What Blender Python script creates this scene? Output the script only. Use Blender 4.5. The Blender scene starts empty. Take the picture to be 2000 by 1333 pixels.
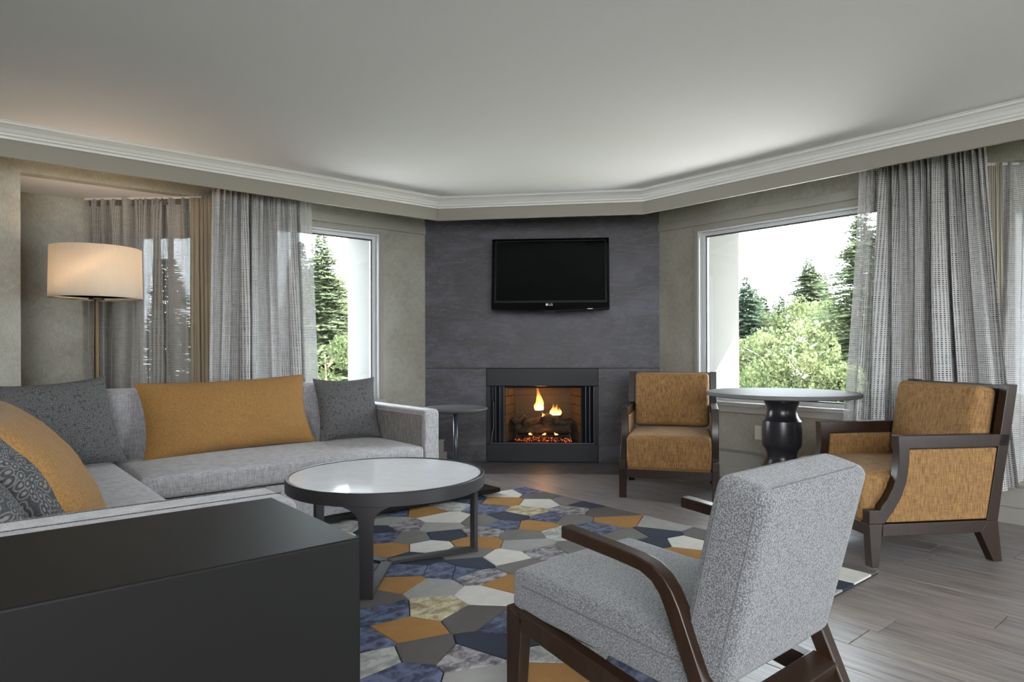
import bpy, bmesh, math, random
from math import sin, cos, pi, radians, atan2, sqrt, hypot
from mathutils import Vector, Matrix, noise

sc = bpy.context.scene
col = sc.collection
random.seed(7)

# ------------------------------------------------------------------ camera, world, lights
CH = 1.08
cam_d = bpy.data.cameras.new('camera'); cam = bpy.data.objects.new('camera', cam_d); col.objects.link(cam)
cam_d.sensor_width = 36; cam_d.lens = 36*1294/2000; cam_d.shift_y = 17.5/2000
cam_d.clip_start = 0.05; cam_d.clip_end = 300
YAW = radians(-40.1)
cam.matrix_world = Matrix.Translation((0, 0, CH)) @ Matrix.Rotation(YAW, 4, 'Z') @ Matrix.Rotation(pi/2, 4, 'X') @ Matrix.Rotation(-0.00235, 4, 'Z')
sc.camera = cam

w = bpy.data.worlds.new('world'); sc.world = w; w.use_nodes = True
bg = w.node_tree.nodes['Background']; bg.inputs[0].default_value = (0.85, 0.925, 1.0, 1); bg.inputs[1].default_value = 17.0

def light(name, typ, loc, energy, color=(1, 1, 1), rot=(0, 0, 0), **kw):
    d = bpy.data.lights.new(name, typ); d.energy = energy; d.color = color
    for k, v in kw.items(): setattr(d, k, v)
    o = bpy.data.objects.new(name, d); col.objects.link(o); o.location = loc; o.rotation_euler = rot
    return o
sun = light('sun', 'SUN', (0, 0, 10), 40.0, (1, .95, .86), angle=radians(0.6))
sun.rotation_euler = Vector((1, -.5, .97)).to_track_quat('Z', 'Y').to_euler()
# added fill light under the ceiling, standing in for the unseen suite
light('unseen_fill_light', 'AREA', (0.6, -1.2, 2.38), 12, (.97, .98, 1), shape='RECTANGLE', size=2.6, size_y=1.6)

# large soft light added behind the camera to brighten the fireplace corner
key = light('added_key_light', 'AREA', (-1.3, -1.9, 1.7), 125, (.95, .975, 1), shape='RECTANGLE', size=2.4, size_y=1.3)
key.rotation_euler = (Vector((-1.3, -1.9, 1.7))-Vector((3.8, 4.6, 1.3))).to_track_quat('Z', 'Y').to_euler()

sc.view_settings.view_transform = 'Standard'; sc.view_settings.look = 'None'
sc.view_settings.gamma = 1; sc.view_settings.use_curve_mapping = False
sc.view_settings.exposure = 0.85
cy = sc.cycles
cy.use_denoising = True
cy.max_bounces = 9; cy.diffuse_bounces = 5; cy.glossy_bounces = 4; cy.transmission_bounces = 6; cy.transparent_max_bounces = 14
cy.sample_clamp_indirect = 6; cy.caustics_reflective = False; cy.caustics_refractive = False

# ------------------------------------------------------------------ material helpers
class NT:
    def __init__(s, name):
        s.m = bpy.data.materials.new(name); s.m.use_nodes = True; s.t = s.m.node_tree
        s.b = s.t.nodes['Principled BSDF']; s.out = s.t.nodes['Material Output']
    def n(s, typ, ins=None, **props):
        nd = s.t.nodes.new('ShaderNode'+typ)
        for k, v in props.items(): setattr(nd, k, v)
        for k, v in (ins or {}).items(): s.set(nd.inputs[k], v)
        return nd
    def set(s, inp, v):
        if isinstance(v, bpy.types.NodeSocket): s.t.links.new(v, inp)
        elif isinstance(v, bpy.types.Node): s.t.links.new(v.outputs[0], inp)
        else:
            if isinstance(v, (tuple, list)) and len(v) == 3 and inp.type == 'RGBA': v = (*v, 1)
            inp.default_value = v
    def P(s, **kw):
        for k, v in kw.items(): s.set(s.b.inputs[k.replace('_', ' ')], v)
    def math(s, op, a, b=0.0, c=None):
        nd = s.n('Math', operation=op); s.set(nd.inputs[0], a); s.set(nd.inputs[1], b)
        if c is not None: s.set(nd.inputs[2], c)
        return nd.outputs[0]
    def mix(s, f, a, b, typ='MIX'):
        nd = s.n('Mix', data_type='RGBA', blend_type=typ)
        s.set(nd.inputs[0], f); s.set(nd.inputs[6], a); s.set(nd.inputs[7], b)
        return nd.outputs[2]
    def ramp(s, f, stops, interp='LINEAR'):
        nd = s.n('ValToRGB'); s.set(nd.inputs[0], f); cr = nd.color_ramp; cr.interpolation = interp
        while len(cr.elements) > 1: cr.elements.remove(cr.elements[-1])
        cr.elements[0].position = stops[0][0]; c = stops[0][1]; cr.elements[0].color = (*c, 1) if len(c) == 3 else c
        for p, c in stops[1:]:
            e = cr.elements.new(p); e.color = (*c, 1) if len(c) == 3 else c
        return nd.outputs[0]
    def coord(s, which='Object', scale=(1, 1, 1), rnd=0, rot=(0, 0, 0)):
        tc = s.n('TexCoord'); v = tc.outputs[which]
        if rnd:
            oi = s.n('ObjectInfo'); mu = s.n('VectorMath', operation='SCALE'); mu.inputs[0].default_value = (rnd, rnd*1.7, rnd*.6)
            s.set(mu.inputs[3], oi.outputs['Random']); ad = s.n('VectorMath', operation='ADD')
            s.set(ad.inputs[0], v); s.set(ad.inputs[1], mu.outputs[0]); v = ad.outputs[0]
        mp = s.n('Mapping'); s.set(mp.inputs[0], v); mp.inputs['Scale'].default_value = scale; mp.inputs['Rotation'].default_value = rot
        return mp.outputs[0]
    def noise(s, v, scale=5, detail=3, rough=.5, dist=0):
        nd = s.n('TexNoise', {'Vector': v, 'Scale': scale, 'Detail': detail, 'Roughness': rough, 'Distortion': dist})
        return nd.outputs[0]
    def bump(s, h, strength=.3, dist=.002):
        nd = s.n('Bump', {'Height': h, 'Strength': strength, 'Distance': dist}); s.set(s.b.inputs['Normal'], nd.outputs[0])

def plain(name, c, rough=.5, metal=0, spec=.5, bump=0, var=0, coat=0):
    n = NT(name); n.P(Base_Color=c, Roughness=rough, Metallic=metal); n.b.inputs['Specular IOR Level'].default_value = spec
    if coat: n.b.inputs['Coat Weight'].default_value = coat; n.b.inputs['Coat Roughness'].default_value = .12
    if var:
        f = n.noise(n.coord(), 3, 4); n.P(Base_Color=n.mix(f, tuple(x*(1-var) for x in c), tuple(min(1, x*(1+var)) for x in c)))
    if bump: n.bump(n.noise(n.coord(), 180, 3), bump, .001)
    return n.m

def m_wallpaper():
    n = NT('olive grey plaster wallpaper')
    a = n.noise(n.coord(), 2.2, 6, .62, .6); b = n.noise(n.coord(), 30, 5, .7); c = n.noise(n.coord(scale=(1, 1, .18)), 160, 2)
    base = n.ramp(a, [(.3, (.225, .205, .165)), (.5, (.31, .297, .247)), (.7, (.39, .385, .335))])
    base = n.mix(n.ramp(b, [(.42, (0, 0, 0)), (.72, (.55, .55, .55))]), base, (.42, .40, .33))
    base = n.mix(.22, base, n.ramp(c, [(.3, (.16, .145, .12)), (.7, (.48, .465, .41))]), 'MIX')
    n.P(Base_Color=base, Roughness=.62); n.bump(b, .25, .002); return n.m
def m_slate():
    n = NT('charcoal mottled panel')
    a = n.noise(n.coord(scale=(1, 1, 2.2)), 1.7, 8, .70, 1.2); b = n.noise(n.coord(scale=(1, 1, 4)), 8, 9, .80, 1.0)
    base = n.ramp(a, [(.36, (.026, .024, .026)), (.48, (.042, .040, .046)), (.60, (.072, .068, .086))])
    base = n.mix(n.ramp(b, [(.50, (0, 0, 0)), (.60, (.75, .75, .75))]), base, (.098, .092, .112))
    base = n.mix(n.ramp(n.noise(n.coord(scale=(1, 1, 3.5)), 3.2, 9, .78, .8), [(.53, (0, 0, 0)), (.60, (.85, .85, .85))]), base, (.036, .029, .026))
    n.P(Base_Color=base, Roughness=n.math('MULTIPLY_ADD', b, .3, .33)); n.bump(b, .15, .002); return n.m
def m_plank():
    n = NT('grey brown oak plank')
    v = n.coord(scale=(9, .9, 9), rnd=31)
    a = n.noise(v, 2.2, 7, .65, .7); b = n.noise(n.coord(scale=(60, 2.2, 60), rnd=17), 2, 5, .6)
    oi = n.n('ObjectInfo')
    tint = n.ramp(oi.outputs['Random'], [(0, (.20, .168, .150)), (.25, (.255, .228, .208)), (.45, (.165, .155, .172)), (.62, (.275, .240, .208)), (.8, (.20, .195, .222)), (1, (.235, .195, .168))])
    base = n.mix(n.ramp(a, [(.36, (0, 0, 0)), (.62, (1, 1, 1))]), n.mix(.72, tint, (.085, .075, .085), 'MIX'), n.mix(.4, tint, (.36, .33, .30)))
    base = n.mix(n.ramp(n.noise(n.coord(scale=(6, .5, 6), rnd=53), 2.5, 6, .7, 1.2), [(.55, (0, 0, 0)), (.66, (.7, .7, .7))]), base, (.085, .083, .105))
    base = n.mix(.34, base, n.ramp(b, [(.36, (.05, .042, .045)), (.58, (.38, .34, .33))]))
    n.P(Base_Color=base, Roughness=n.math('MULTIPLY_ADD', a, .18, .28)); n.b.inputs['Specular IOR Level'].default_value = .5
    n.bump(n.math('ADD', a, n.math('MULTIPLY', b, .6)), .22, .0015); return n.m
def m_wood(name='dark walnut stained wood', dark=(.012, .0065, .004), lite=(.038, .020, .012), rough=.30):
    n = NT(name); a = n.noise(n.coord(scale=(14, 14, 2.5)), 3, 5, .6, .5)
    n.P(Base_Color=n.mix(a, dark, lite), Roughness=rough); n.b.inputs['Specular IOR Level'].default_value = .38; n.bump(a, .05, .001); return n.m
def m_thread(name, c0, c1, f=150, st=12, rough=.9, mixer=.5, bumps=.5, big=None, sheen=.2, ax=2):
    """woven cloth: crossing stretched noises"""
    n = NT(name)
    a = n.noise(n.coord(scale=(f, f, st) if ax == 2 else (f, st, f)), 1, 2, .5); b = n.noise(n.coord(scale=(st, st, f) if ax == 2 else (st, f, st)), 1, 2, .5)
    h = n.math('ADD', n.math('MULTIPLY', a, mixer), n.math('MULTIPLY', b, 1-mixer))
    base = n.ramp(h, [(.36, c0), (.62, c1)])
    if big:
        base = n.mix(n.math('MULTIPLY', n.noise(n.coord(), 4, 3), .5), base, big)
    n.P(Base_Color=base, Roughness=rough); n.b.inputs['Sheen Weight'].default_value = sheen
    n.bump(h, bumps, .0025); return n.m
def m_boucle(name, c0, c1, f=170):
    n = NT(name); vo = n.n('TexVoronoi', {'Vector': n.coord(scale=(1, 1, 1.25)), 'Scale': f})
    h = vo.outputs['Distance']; nz = n.noise(n.coord(), 320, 2)
    base = n.ramp(n.math('ADD', n.math('MULTIPLY', h, .75), n.math('MULTIPLY', nz, .35)), [(.22, c1), (.68, c0)])
    n.P(Base_Color=base, Roughness=.92); n.b.inputs['Sheen Weight'].default_value = .25
    n.bump(n.math('SUBTRACT', 1.0, h), .7, .003); return n.m
def m_pattern(name, scale, c_dark=(.022, .023, .028), c_light=(.19, .183, .172)):
    n = NT(name); v = n.coord('UV'); wv = n.n('VectorMath', operation='ADD'); nz = n.n('TexNoise', {'Vector': v, 'Scale': 6.0, 'Detail': 1.0})
    sc_ = n.n('VectorMath', operation='SCALE'); n.set(sc_.inputs[0], nz.outputs['Color']); sc_.inputs[3].default_value = .10
    n.set(wv.inputs[0], v); n.set(wv.inputs[1], sc_.outputs[0])
    vo = n.n('TexVoronoi', {'Vector': wv.outputs[0], 'Scale': scale, 'Randomness': .8}, voronoi_dimensions='2D')
    ring = n.ramp(vo.outputs['Distance'], [(.0, c_light), (.16, c_light), (.24, c_dark), (.40, c_dark), (.50, c_light), (.62, c_dark)])
    f = n.noise(v, 240, 2)
    n.P(Base_Color=n.mix(.25, ring, n.ramp(f, [(.35, (.02, .02, .024)), (.7, (.16, .16, .155))])), Roughness=.9); n.bump(vo.outputs['Distance'], .25, .002); return n.m
def m_curtain(name, c_thread=(.54, .53, .52), c_gap=(.06, .058, .056), per=85, hole=.42, base_open=.06, sheer_u=None, trans=.05):
    n = NT(name); tc = n.n('TexCoord'); sx = n.n('SeparateXYZ', {0: tc.outputs['UV']})
    nzv = n.noise(n.coord('UV', (30, 3, 1)), 3, 3); nzh = n.noise(n.coord('UV', (3, 45, 1)), 3, 3)
    u = n.math('FRACT', n.math('MULTIPLY', sx.outputs[0], per)); v = n.math('FRACT', n.math('MULTIPLY', sx.outputs[1], per*.9))
    # irregular thread width from noise
    uu = n.math('LESS_THAN', u, n.math('MULTIPLY_ADD', nzv, .9, .10)); vv = n.math('LESS_THAN', v, n.math('MULTIPLY_ADD', nzh, .9, .08))
    th = n.math('MAXIMUM', n.math('MULTIPLY', uu, .95), n.math('MULTIPLY', vv, .9))
    slub = n.ramp(n.noise(n.coord('UV', (4, 90, 1)), 2, 4, .7), [(.60, (0, 0, 0)), (.68, (1, 1, 1))])
    colr = n.mix(th, c_gap, c_thread); colr = n.mix(n.math('MULTIPLY', slub, .55), colr, (.10, .10, .095))
    dif = n.n('BsdfDiffuse', {'Color': colr}); trl = n.n('BsdfTranslucent', {'Color': n.mix(.5, colr, (.5, .49, .47))}); mx = n.n('MixShader', {0: trans, 1: dif.outputs[0], 2: trl.outputs[0]})
    tr = n.n('BsdfTransparent')
    alpha = n.math('ADD', base_open, n.math('MULTIPLY', n.math('SUBTRACT', 1.0, th), hole))
    if sheer_u:
        u0_, u1_, gain = sheer_u
        ed = n.n('MapRange', {'Value': sx.outputs[0], 'From Min': u0_, 'From Max': u1_, 'To Min': 0.0, 'To Max': gain}).outputs[0]
        alpha = n.math('MINIMUM', n.math('ADD', alpha, n.math('MULTIPLY', ed, n.math('SUBTRACT', 1.15, th))), .9)
    m2 = n.n('MixShader', {0: alpha, 1: mx.outputs[0], 2: tr.outputs[0]})
    n.t.links.new(m2.outputs[0], n.out.inputs[0]); return n.m
def m_glass():
    n = NT('clear window glass'); g = n.n('BsdfGlossy', {'Roughness': 0.0}); tr = n.n('BsdfTransparent', {'Color': (.97, .985, .98)})
    fr = n.n('Fresnel', {'IOR': 1.35}); m2 = n.n('MixShader', {0: fr.outputs[0], 1: tr.outputs[0], 2: g.outputs[0]})
    n.t.links.new(m2.outputs[0], n.out.inputs[0]); return n.m
def m_leaf(name, c0, c1, c2):
    n = NT(name); g = n.n('NewGeometry'); c = n.ramp(g.outputs['Random Per Island'], [(0, c0), (.5, c1), (1, c2)])
    dif = n.n('BsdfDiffuse', {'Color': c}); trl = n.n('BsdfTranslucent', {'Color': c}); mx = n.n('MixShader', {0: .35, 1: dif.outputs[0], 2: trl.outputs[0]})
    n.t.links.new(mx.outputs[0], n.out.inputs[0]); return n.m
def m_rug(name, c, c2=None):
    n = NT(name); f = n.noise(n.coord(scale=(1, 1, 1)), 420, 2)
    if c2:
        a = n.noise(n.coord(scale=(1, 1.5, 1), rot=(0, 0, .5)), 13, 7, .72, .7)
        base = n.ramp(a, [(.42, c), (.58, c2)])
    else:
        base = n.mix(n.noise(n.coord(), 14, 4), tuple(x*.82 for x in c), tuple(min(1, x*1.15) for x in c))
    base = n.mix(n.math('MULTIPLY', f, .3), base, tuple(x*.5 for x in c))
    n.P(Base_Color=base, Roughness=.95 if not c2 else .7); 
    n.bump(f, .5, .003); return n.m

MT = dict(
    wall=m_wallpaper(), slate=m_slate(), plank=m_plank(), wood=m_wood(),
    ceiling=plain('matt white ceiling paint', (.72, .725, .75), .8),
    crown=plain('white crown paint', (.66, .65, .63), .45),
    taupe=plain('taupe satin paint', (.255, .235, .200), .5),
    trim=plain('grey taupe trim paint', (.30, .285, .25), .45),
    sillp=plain('pale grey sill paint', (.42, .41, .38), .4),
    vinyl=plain('white window vinyl', (.62, .63, .64), .3),
    gasket=plain('dark gasket', (.05, .05, .055), .5),
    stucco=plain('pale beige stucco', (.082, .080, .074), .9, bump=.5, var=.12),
    glass=m_glass(),
    sofa=m_thread('light grey woven sofa fabric', (.22, .215, .222), (.43, .42, .43), 260, 22, mixer=.6, bumps=.35),
    mustard=m_thread('mustard wool', (.17, .082, .018), (.30, .155, .042), 330, 130, mixer=.5, bumps=.25, sheen=.05),
    ochre=m_thread('ochre ribbed chair fabric', (.13, .068, .026), (.33, .178, .060), 230, 20, mixer=.7, bumps=.4, sheen=.04),
    ochrey=m_thread('ochre ribbed chair fabric, back', (.13, .068, .026), (.33, .178, .060), 230, 20, mixer=.7, bumps=.4, sheen=.04, ax=1),
    grey=m_boucle('grey basketweave fabric', (.085, .088, .093), (.285, .29, .30), 230),
    pat=m_pattern('charcoal fabric with rings', 64), patbig=m_pattern('charcoal fabric with large rings', 42),
    curtain=m_curtain('grey openweave curtain', hole=.03, base_open=0), curtainL=m_curtain('grey openweave curtain, sheer right edge', hole=.03, base_open=0, sheer_u=(1.58, 1.66, .50)), curtainR=m_curtain('grey openweave curtain, sheer left edge', hole=.03, base_open=0, sheer_u=(.34, .24, .50)), sheer=m_curtain('thin openweave curtain', (.34, .325, .30), (.10, .09, .08), 85, .07, .0, trans=.03),
    
    lining=plain('beige curtain lining', (.33, .27, .19), .8),
    console=plain('charcoal lacquer', (.0075, .0072, .007), .5, spec=.18),
    metal=plain('dark bronze metal', (.030, .028, .030), .45, .2),
    marble=None, pedestal=plain('black turned wood', (.018, .017, .022), .3),
    tabletop=plain('pale grey laminate', (.155, .154, .15), .5, spec=.05),
    sidet=plain('grey lacquer', (.085, .082, .085), .32), steel=plain('polished dark steel', (.05, .055, .07), .32, .5),
    black=plain('black plastic', (.004, .004, .005), .35, spec=.25), blackgloss=plain('gloss black screen', (.0015, .0015, .002), .12, spec=.12),
    blackm=plain('black painted metal', (.008, .009, .012), .45, spec=.3), void=plain('black recess', (.003, .003, .003), .9),
    white=plain('white plastic', (.62, .60, .57), .4), silver=plain('silver print', (.6, .6, .6), .3),
    bronze=plain('mottled bronze pole', (.10, .065, .03), .45, .6, var=.6),
    chrome=plain('brushed chrome', (.6, .6, .62), .25, 1),
    hearth=None)
n = NT('white marble'); a = n.noise(n.coord(scale=(1, 2.2, 1), rot=(0, 0, .7)), 2.2, 8, .7, 1.4)
n.P(Base_Color=n.ramp(a, [(.44, (.90, .91, .94)), (.50, (.85, .86, .89)), (.56, (.92, .93, .96))]), Roughness=.06); MT['marble'] = n.m
n = NT('blue grey slate'); a = n.noise(n.coord(scale=(1, 3.5, 1), rot=(0, 0, radians(45))), 5, 8, .72, 1.0)
n.P(Base_Color=n.ramp(a, [(.34, (.045, .042, .045)), (.5, (.085, .088, .105)), (.66, (.15, .155, .18))]), Roughness=.38); n.bump(a, .15, .002); MT['hearth'] = n.m
MT['tabletop'].node_tree.nodes['Principled BSDF'].inputs['IOR'].default_value = 1.12

# ------------------------------------------------------------------ geometry helpers
class G:
    def __init__(s): s.v = []; s.f = []; s.uv = None
    def add(s, vs, fs):
        k = len(s.v); s.v += [tuple(v) for v in vs]; s.f += [tuple(i+k for i in f) for f in fs]; return s
    def box(s, x0, x1, y0, y1, z0, z1):
        return s.add([(x0, y0, z0), (x1, y0, z0), (x1, y1, z0), (x0, y1, z0), (x0, y0, z1), (x1, y0, z1), (x1, y1, z1), (x0, y1, z1)],
                     [(0, 3, 2, 1), (4, 5, 6, 7), (0, 1, 5, 4), (1, 2, 6, 5), (2, 3, 7, 6), (3, 0, 4, 7)])
    def prism(s, poly, lo, hi, axis='z'):
        """poly: list of 2D; axis z -> (x,y), x -> (y,z), y -> (x,z)"""
        def P(p, h): return (p[0], p[1], h) if axis == 'z' else ((h, p[0], p[1]) if axis == 'x' else (p[0], h, p[1]))
        a = sum(poly[i][0]*poly[(i+1) % len(poly)][1]-poly[(i+1) % len(poly)][0]*poly[i][1] for i in range(len(poly)))
        if (a < 0) != (axis == 'y'): poly = poly[::-1]
        m = len(poly); vs = [P(p, lo) for p in poly]+[P(p, hi) for p in poly]
        return s.add(vs, [tuple(range(m))[::-1], tuple(range(m, 2*m))]+[(i, (i+1) % m, m+(i+1) % m, m+i) for i in range(m)])
    def lathe(s, prof, c=(0, 0), n=48):
        vs = []; fs = []
        for r, z in prof:
            for i in range(n): vs.append((c[0]+r*cos(2*pi*i/n), c[1]+r*sin(2*pi*i/n), z))
        for j in range(len(prof)-1):
            for i in range(n): fs.append((j*n+i, j*n+(i+1) % n, (j+1)*n+(i+1) % n, (j+1)*n+i))
        if prof[0][0] > 1e-4: fs.append(tuple(range(n))[::-1])
        if prof[-1][0] > 1e-4: fs.append(tuple(range((len(prof)-1)*n, len(prof)*n)))
        return s.add(vs, fs)
    def tube(s, pts, r, n=10, cap=True):
        pts = [Vector(p) for p in pts]; rs = r if isinstance(r, (list, tuple)) else [r]*len(pts); vs = []; fs = []
        for i, p in enumerate(pts):
            d = (pts[min(i+1, len(pts)-1)]-pts[max(i-1, 0)]).normalized(); up = Vector((0, 0, 1)) if abs(d.z) < .9 else Vector((1, 0, 0))
            a = d.cross(up).normalized(); b = a.cross(d)
            for k in range(n): vs.append(p+(a*cos(2*pi*k/n)+b*sin(2*pi*k/n))*rs[i])
        for i in range(len(pts)-1):
            for k in range(n): fs.append((i*n+k, (i+1)*n+k, (i+1)*n+(k+1) % n, i*n+(k+1) % n))
        if cap: fs += [tuple(range(n)), tuple(range((len(pts)-1)*n, len(pts)*n))[::-1]]
        return s.add(vs, fs)

def obj(name, g, mat, parent=None, bevel=0, smooth=False, loc=None, rot=None, seg=2, sub=0):
    me = bpy.data.meshes.new(name)
    if isinstance(g, G):
        me.from_pydata(g.v, [], g.f)
        if g.uv:
            uv = me.uv_layers.new(name='UVMap')
            for l in me.loops: uv.data[l.index].uv = g.uv[l.vertex_index]
    else: g.to_mesh(me); g.free()
    me.update()
    if mat: me.materials.append(mat)
    if smooth or bevel:
        for p in me.polygons: p.use_smooth = True
    o = bpy.data.objects.new(name, me); col.objects.link(o)
    if parent: o.parent = parent
    if loc: o.location = loc
    if rot: o.rotation_euler = rot
    if bevel:
        b = o.modifiers.new('bevel', 'BEVEL'); b.width = bevel; b.segments = seg; b.limit_method = 'ANGLE'; b.angle_limit = radians(35); b.harden_normals = True
    if sub:
        b = o.modifiers.new('sub', 'SUBSURF'); b.levels = sub; b.render_levels = sub
    return o
def thing(name, label, cat, loc=(0, 0, 0), rz=0, group=None):
    o = bpy.data.objects.new(name, None); col.objects.link(o); o.location = loc; o.rotation_euler = (0, 0, rz); o.empty_display_size = .1
    return tag(o, label, cat, group)
def tag(o, label, cat=None, group=None):
    o['label'] = label
    if cat: o['category'] = cat
    if group: o['group'] = group
    return o
def struct(name, g, mat, parent=None, label=None, **kw):
    o = obj(name, g, mat, parent, **kw)
    if not parent:
        o['kind'] = 'structure'; o['category'] = name.split('_')[0]
        o['label'] = label or name.replace('_', ' ')
    return o
def cushion(sx, sy, sz, rnd=.03, n=12, puff=.02, pz=None):
    """rounded upholstered block, origin at centre of its base; puff bulges the top"""
    bm = bmesh.new(); bmesh.ops.create_cube(bm, size=1)
    for v in bm.verts: v.co = Vector((v.co.x*sx, v.co.y*sy, (v.co.z+.5)*sz))
    bmesh.ops.bevel(bm, geom=bm.edges[:]+bm.verts[:], offset=rnd, segments=4, profile=.6, affect='EDGES')
    es = [e for e in bm.edges if e.calc_length() > max(sx, sy, sz)*.3 or e.calc_length() > .12]
    bmesh.ops.subdivide_edges(bm, edges=es, cuts=n, use_grid_fill=True)
    for v in bm.verts:
        a = max(0, 1-(2*v.co.x/sx)**2); b = max(0, 1-(2*v.co.y/sy)**2)
        k = v.co.z/sz
        v.co.z += puff*(a*b)**.5*max(0, k-.3)/.7
    for f in bm.faces: f.smooth = True
    return bm
def pillow(wd, ht, th, seed=0, n=26, ear=.06):
    """soft pillow standing in the local xz plane, base at z=0, closed, uv mapped"""
    g = G(); uv = []; rnd = random.Random(seed); off = Vector((rnd.random()*50, rnd.random()*50, 0))
    for side in (1, -1):
        for j in range(n+1):
            for i in range(n+1):
                u = -1+2*i/n; v = -1+2*j/n
                e = (max(0, 1-abs(u)**2.2)*max(0, 1-abs(v)**2.2))**.5
                cx = 1-ear*(1-v*v)*abs(u)**3; cz = 1-ear*(1-u*u)*abs(v)**3
                wob = noise.noise(Vector((u*1.6, v*1.6, 0))+off)*.16 + noise.noise(Vector((u*4, v*4, 3))+off)*.05
                g.v.append((u*cx*wd/2, side*th/2*e*(1+wob)*(1-.12*v), (v*cz*.5+.5)*ht+.5*ear*ht*0)); uv.append((u*wd*.5+2, v*ht*.5+2))
    m = (n+1)**2
    for s_ in range(2):
        for j in range(n):
            for i in range(n):
                a = s_*m+j*(n+1)+i; q = (a, a+1, a+n+2, a+n+1); g.f.append(q if s_ else q[::-1])
    g.uv = uv; return g
def at(px, py, D=None, z=None):
    r = (px-1000)/1294; hy = 684.4-.00235*(px-1000)
    if D is None: D = (CH-z)*1294/(py-hy)
    Xc = r*D; zz = CH-(py-hy)/1294*D
    return Vector((cos(YAW)*Xc-sin(YAW)*D, sin(YAW)*Xc+cos(YAW)*D, zz))

# ------------------------------------------------------------------ room constants (x along left wall, y along right wall)
YW, XW = 5.45, 5.13                     # left wall plane, right wall plane
YV, XV = 4.878, 4.432                   # pelmet faces
CZ, VZ = 2.415, 2.22
XB, YB = -2.6, -2.6
PT = .60
ax, ay = 3.49, 3.916                    # fireplace wall corners (ax,YW) (XW,ay)
FA = atan2(ay-YW, XW-ax)
HL = (at(700, 924.5, z=0), at(1310, 929, z=0))      # hearth front line on the floor
def hline(x): return HL[0].y+(HL[1].y-HL[0].y)*(x-HL[0].x)/(HL[1].x-HL[0].x)
# floor slab + planks
fl = struct('floor', G().prism([(XB, YB), (XW+PT, YB), (XW+PT, ay+.3), (ax+.3, YW+PT+.1), (XB, YW+PT+.1)], -.12, -.012), MT['void'], label='grey brown wood plank floor')
rr = random.Random(3); PW = .185
i = 0; x = 0.10-PW*3
rows = []
while x < XW-.12:
    x1 = min(x+PW, XW-.10)
    y = -.15-rr.random()*1.2
    while True:
        L = rr.uniform(1.1, 2.3); y1 = y+L
        ylim0 = YW-.10
        lim_a = min(ylim0, hline(x)); lim_b = min(ylim0, hline(x1))   # cut by the hearth line
        if y >= max(lim_a, lim_b)-.02: break
        ya, yb = min(y1, lim_a), min(y1, lim_b)
        if ya > y+.02 and yb > y+.02 or True:
            ya = max(ya, y+.01); yb = max(yb, y+.01)
            if y1 > .0:
                cxm, cym = (x+x1)/2, y
                e = .0012
                poly = [(x-cxm+e, e), (x1-cxm-e, e), (x1-cxm-e, yb-y-e), (x-cxm+e, ya-y-e)]
                o = obj('plank', G().prism(poly, -.012, rr.uniform(-.0006, .0004)), MT['plank'], fl, bevel=.0012, seg=1, loc=(cxm, cym, 0))
        y = y1
    x += PW
# hearth slab
he = struct('trim_1', G().prism([(ax, YW), (XW, ay), (XW, hline(XW)), (HL[0].x, HL[0].y), (HL[0].x, YW)], -.012, .003), MT['hearth'], label='blue grey slate hearth strip in front of the fireplace wall')

# walls helper: wall with opening, along x at y=c (thickness outward +y) or along y at x=c
def wall_box(g, axis, c, t, a0, a1, z0, z1):
    if axis == 'x': g.box(a0, a1, c, c+t, z0, z1)
    else: g.box(c, c+t, a0, a1, z0, z1)
WZ0, WZ1 = .615, 2.145
# left wall: from XB to ax ; alcove opening .338..1.475 (z 0.. 2.266); window 1.75..2.995
LWx0, LWx1 = 2.02, 2.995
g = G()
for a0, a1, z0, z1 in ((XB, .338, 0, CZ), (.338, 1.475, 2.266, CZ), (1.475, LWx0, 0, CZ), (LWx0, LWx1, 0, WZ0), (LWx0, LWx1, WZ1, CZ), (LWx1, ax, 0, CZ)):
    wall_box(g, 'x', YW, .10, a0, a1, z0, z1)
wl = struct('wall_left', g, MT['wall'], label='mottled olive grey wall left of the fireplace')
# outer skin (stucco) of the left facade and wing next to the window
g = G()
for a0, a1, z0, z1 in ((1.62, LWx0-.02, -4, 3.2), (LWx0-.02, LWx1+.0, -4, WZ0-.04), (LWx0-.02, LWx1+.0, WZ1+.10, 3.2), (LWx1, ax+.25, -4, 3.2)):
    g.box(a0, a1, YW+.10, YW+PT+.04, z0, z1)
struct('trim_2', g, MT['stucco'], wl)
bpy.data.objects['trim_2'].name = 'stucco_reveal'
RWy0, RWy1 = 1.90, 3.49
g = G()
for a0, a1, z0, z1 in ((YB, .1, 0, CZ), (.1, 1.31, 2.27, CZ), (1.31, RWy0, 0, CZ), (RWy0, RWy1, 0, WZ0), (RWy0, RWy1, WZ1, CZ), (RWy1, ay, 0, CZ)):
    wall_box(g, 'y', XW, .10, a0, a1, z0, z1)
wr = struct('wall_right', g, MT['wall'], label='mottled olive grey wall right of the fireplace')
g = G()
for a0, a1, z0, z1 in ((1.5, RWy0-.02, -4, 3.2), (RWy0-.02, RWy1, -4, WZ0-.04), (RWy0-.02, RWy1, WZ1+.10, 3.2), (RWy1, ay+.25, -4, 3.2)):
    g.box(XW+.10, XW+PT+.08, a0, a1, z0, z1)
obj('stucco_reveal', g, MT['stucco'], wr)
obj('eave', G().box(XW+PT+.05, 7.4, -1.5, 5.5, 2.80, 2.95), MT['stucco'], wr)
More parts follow.
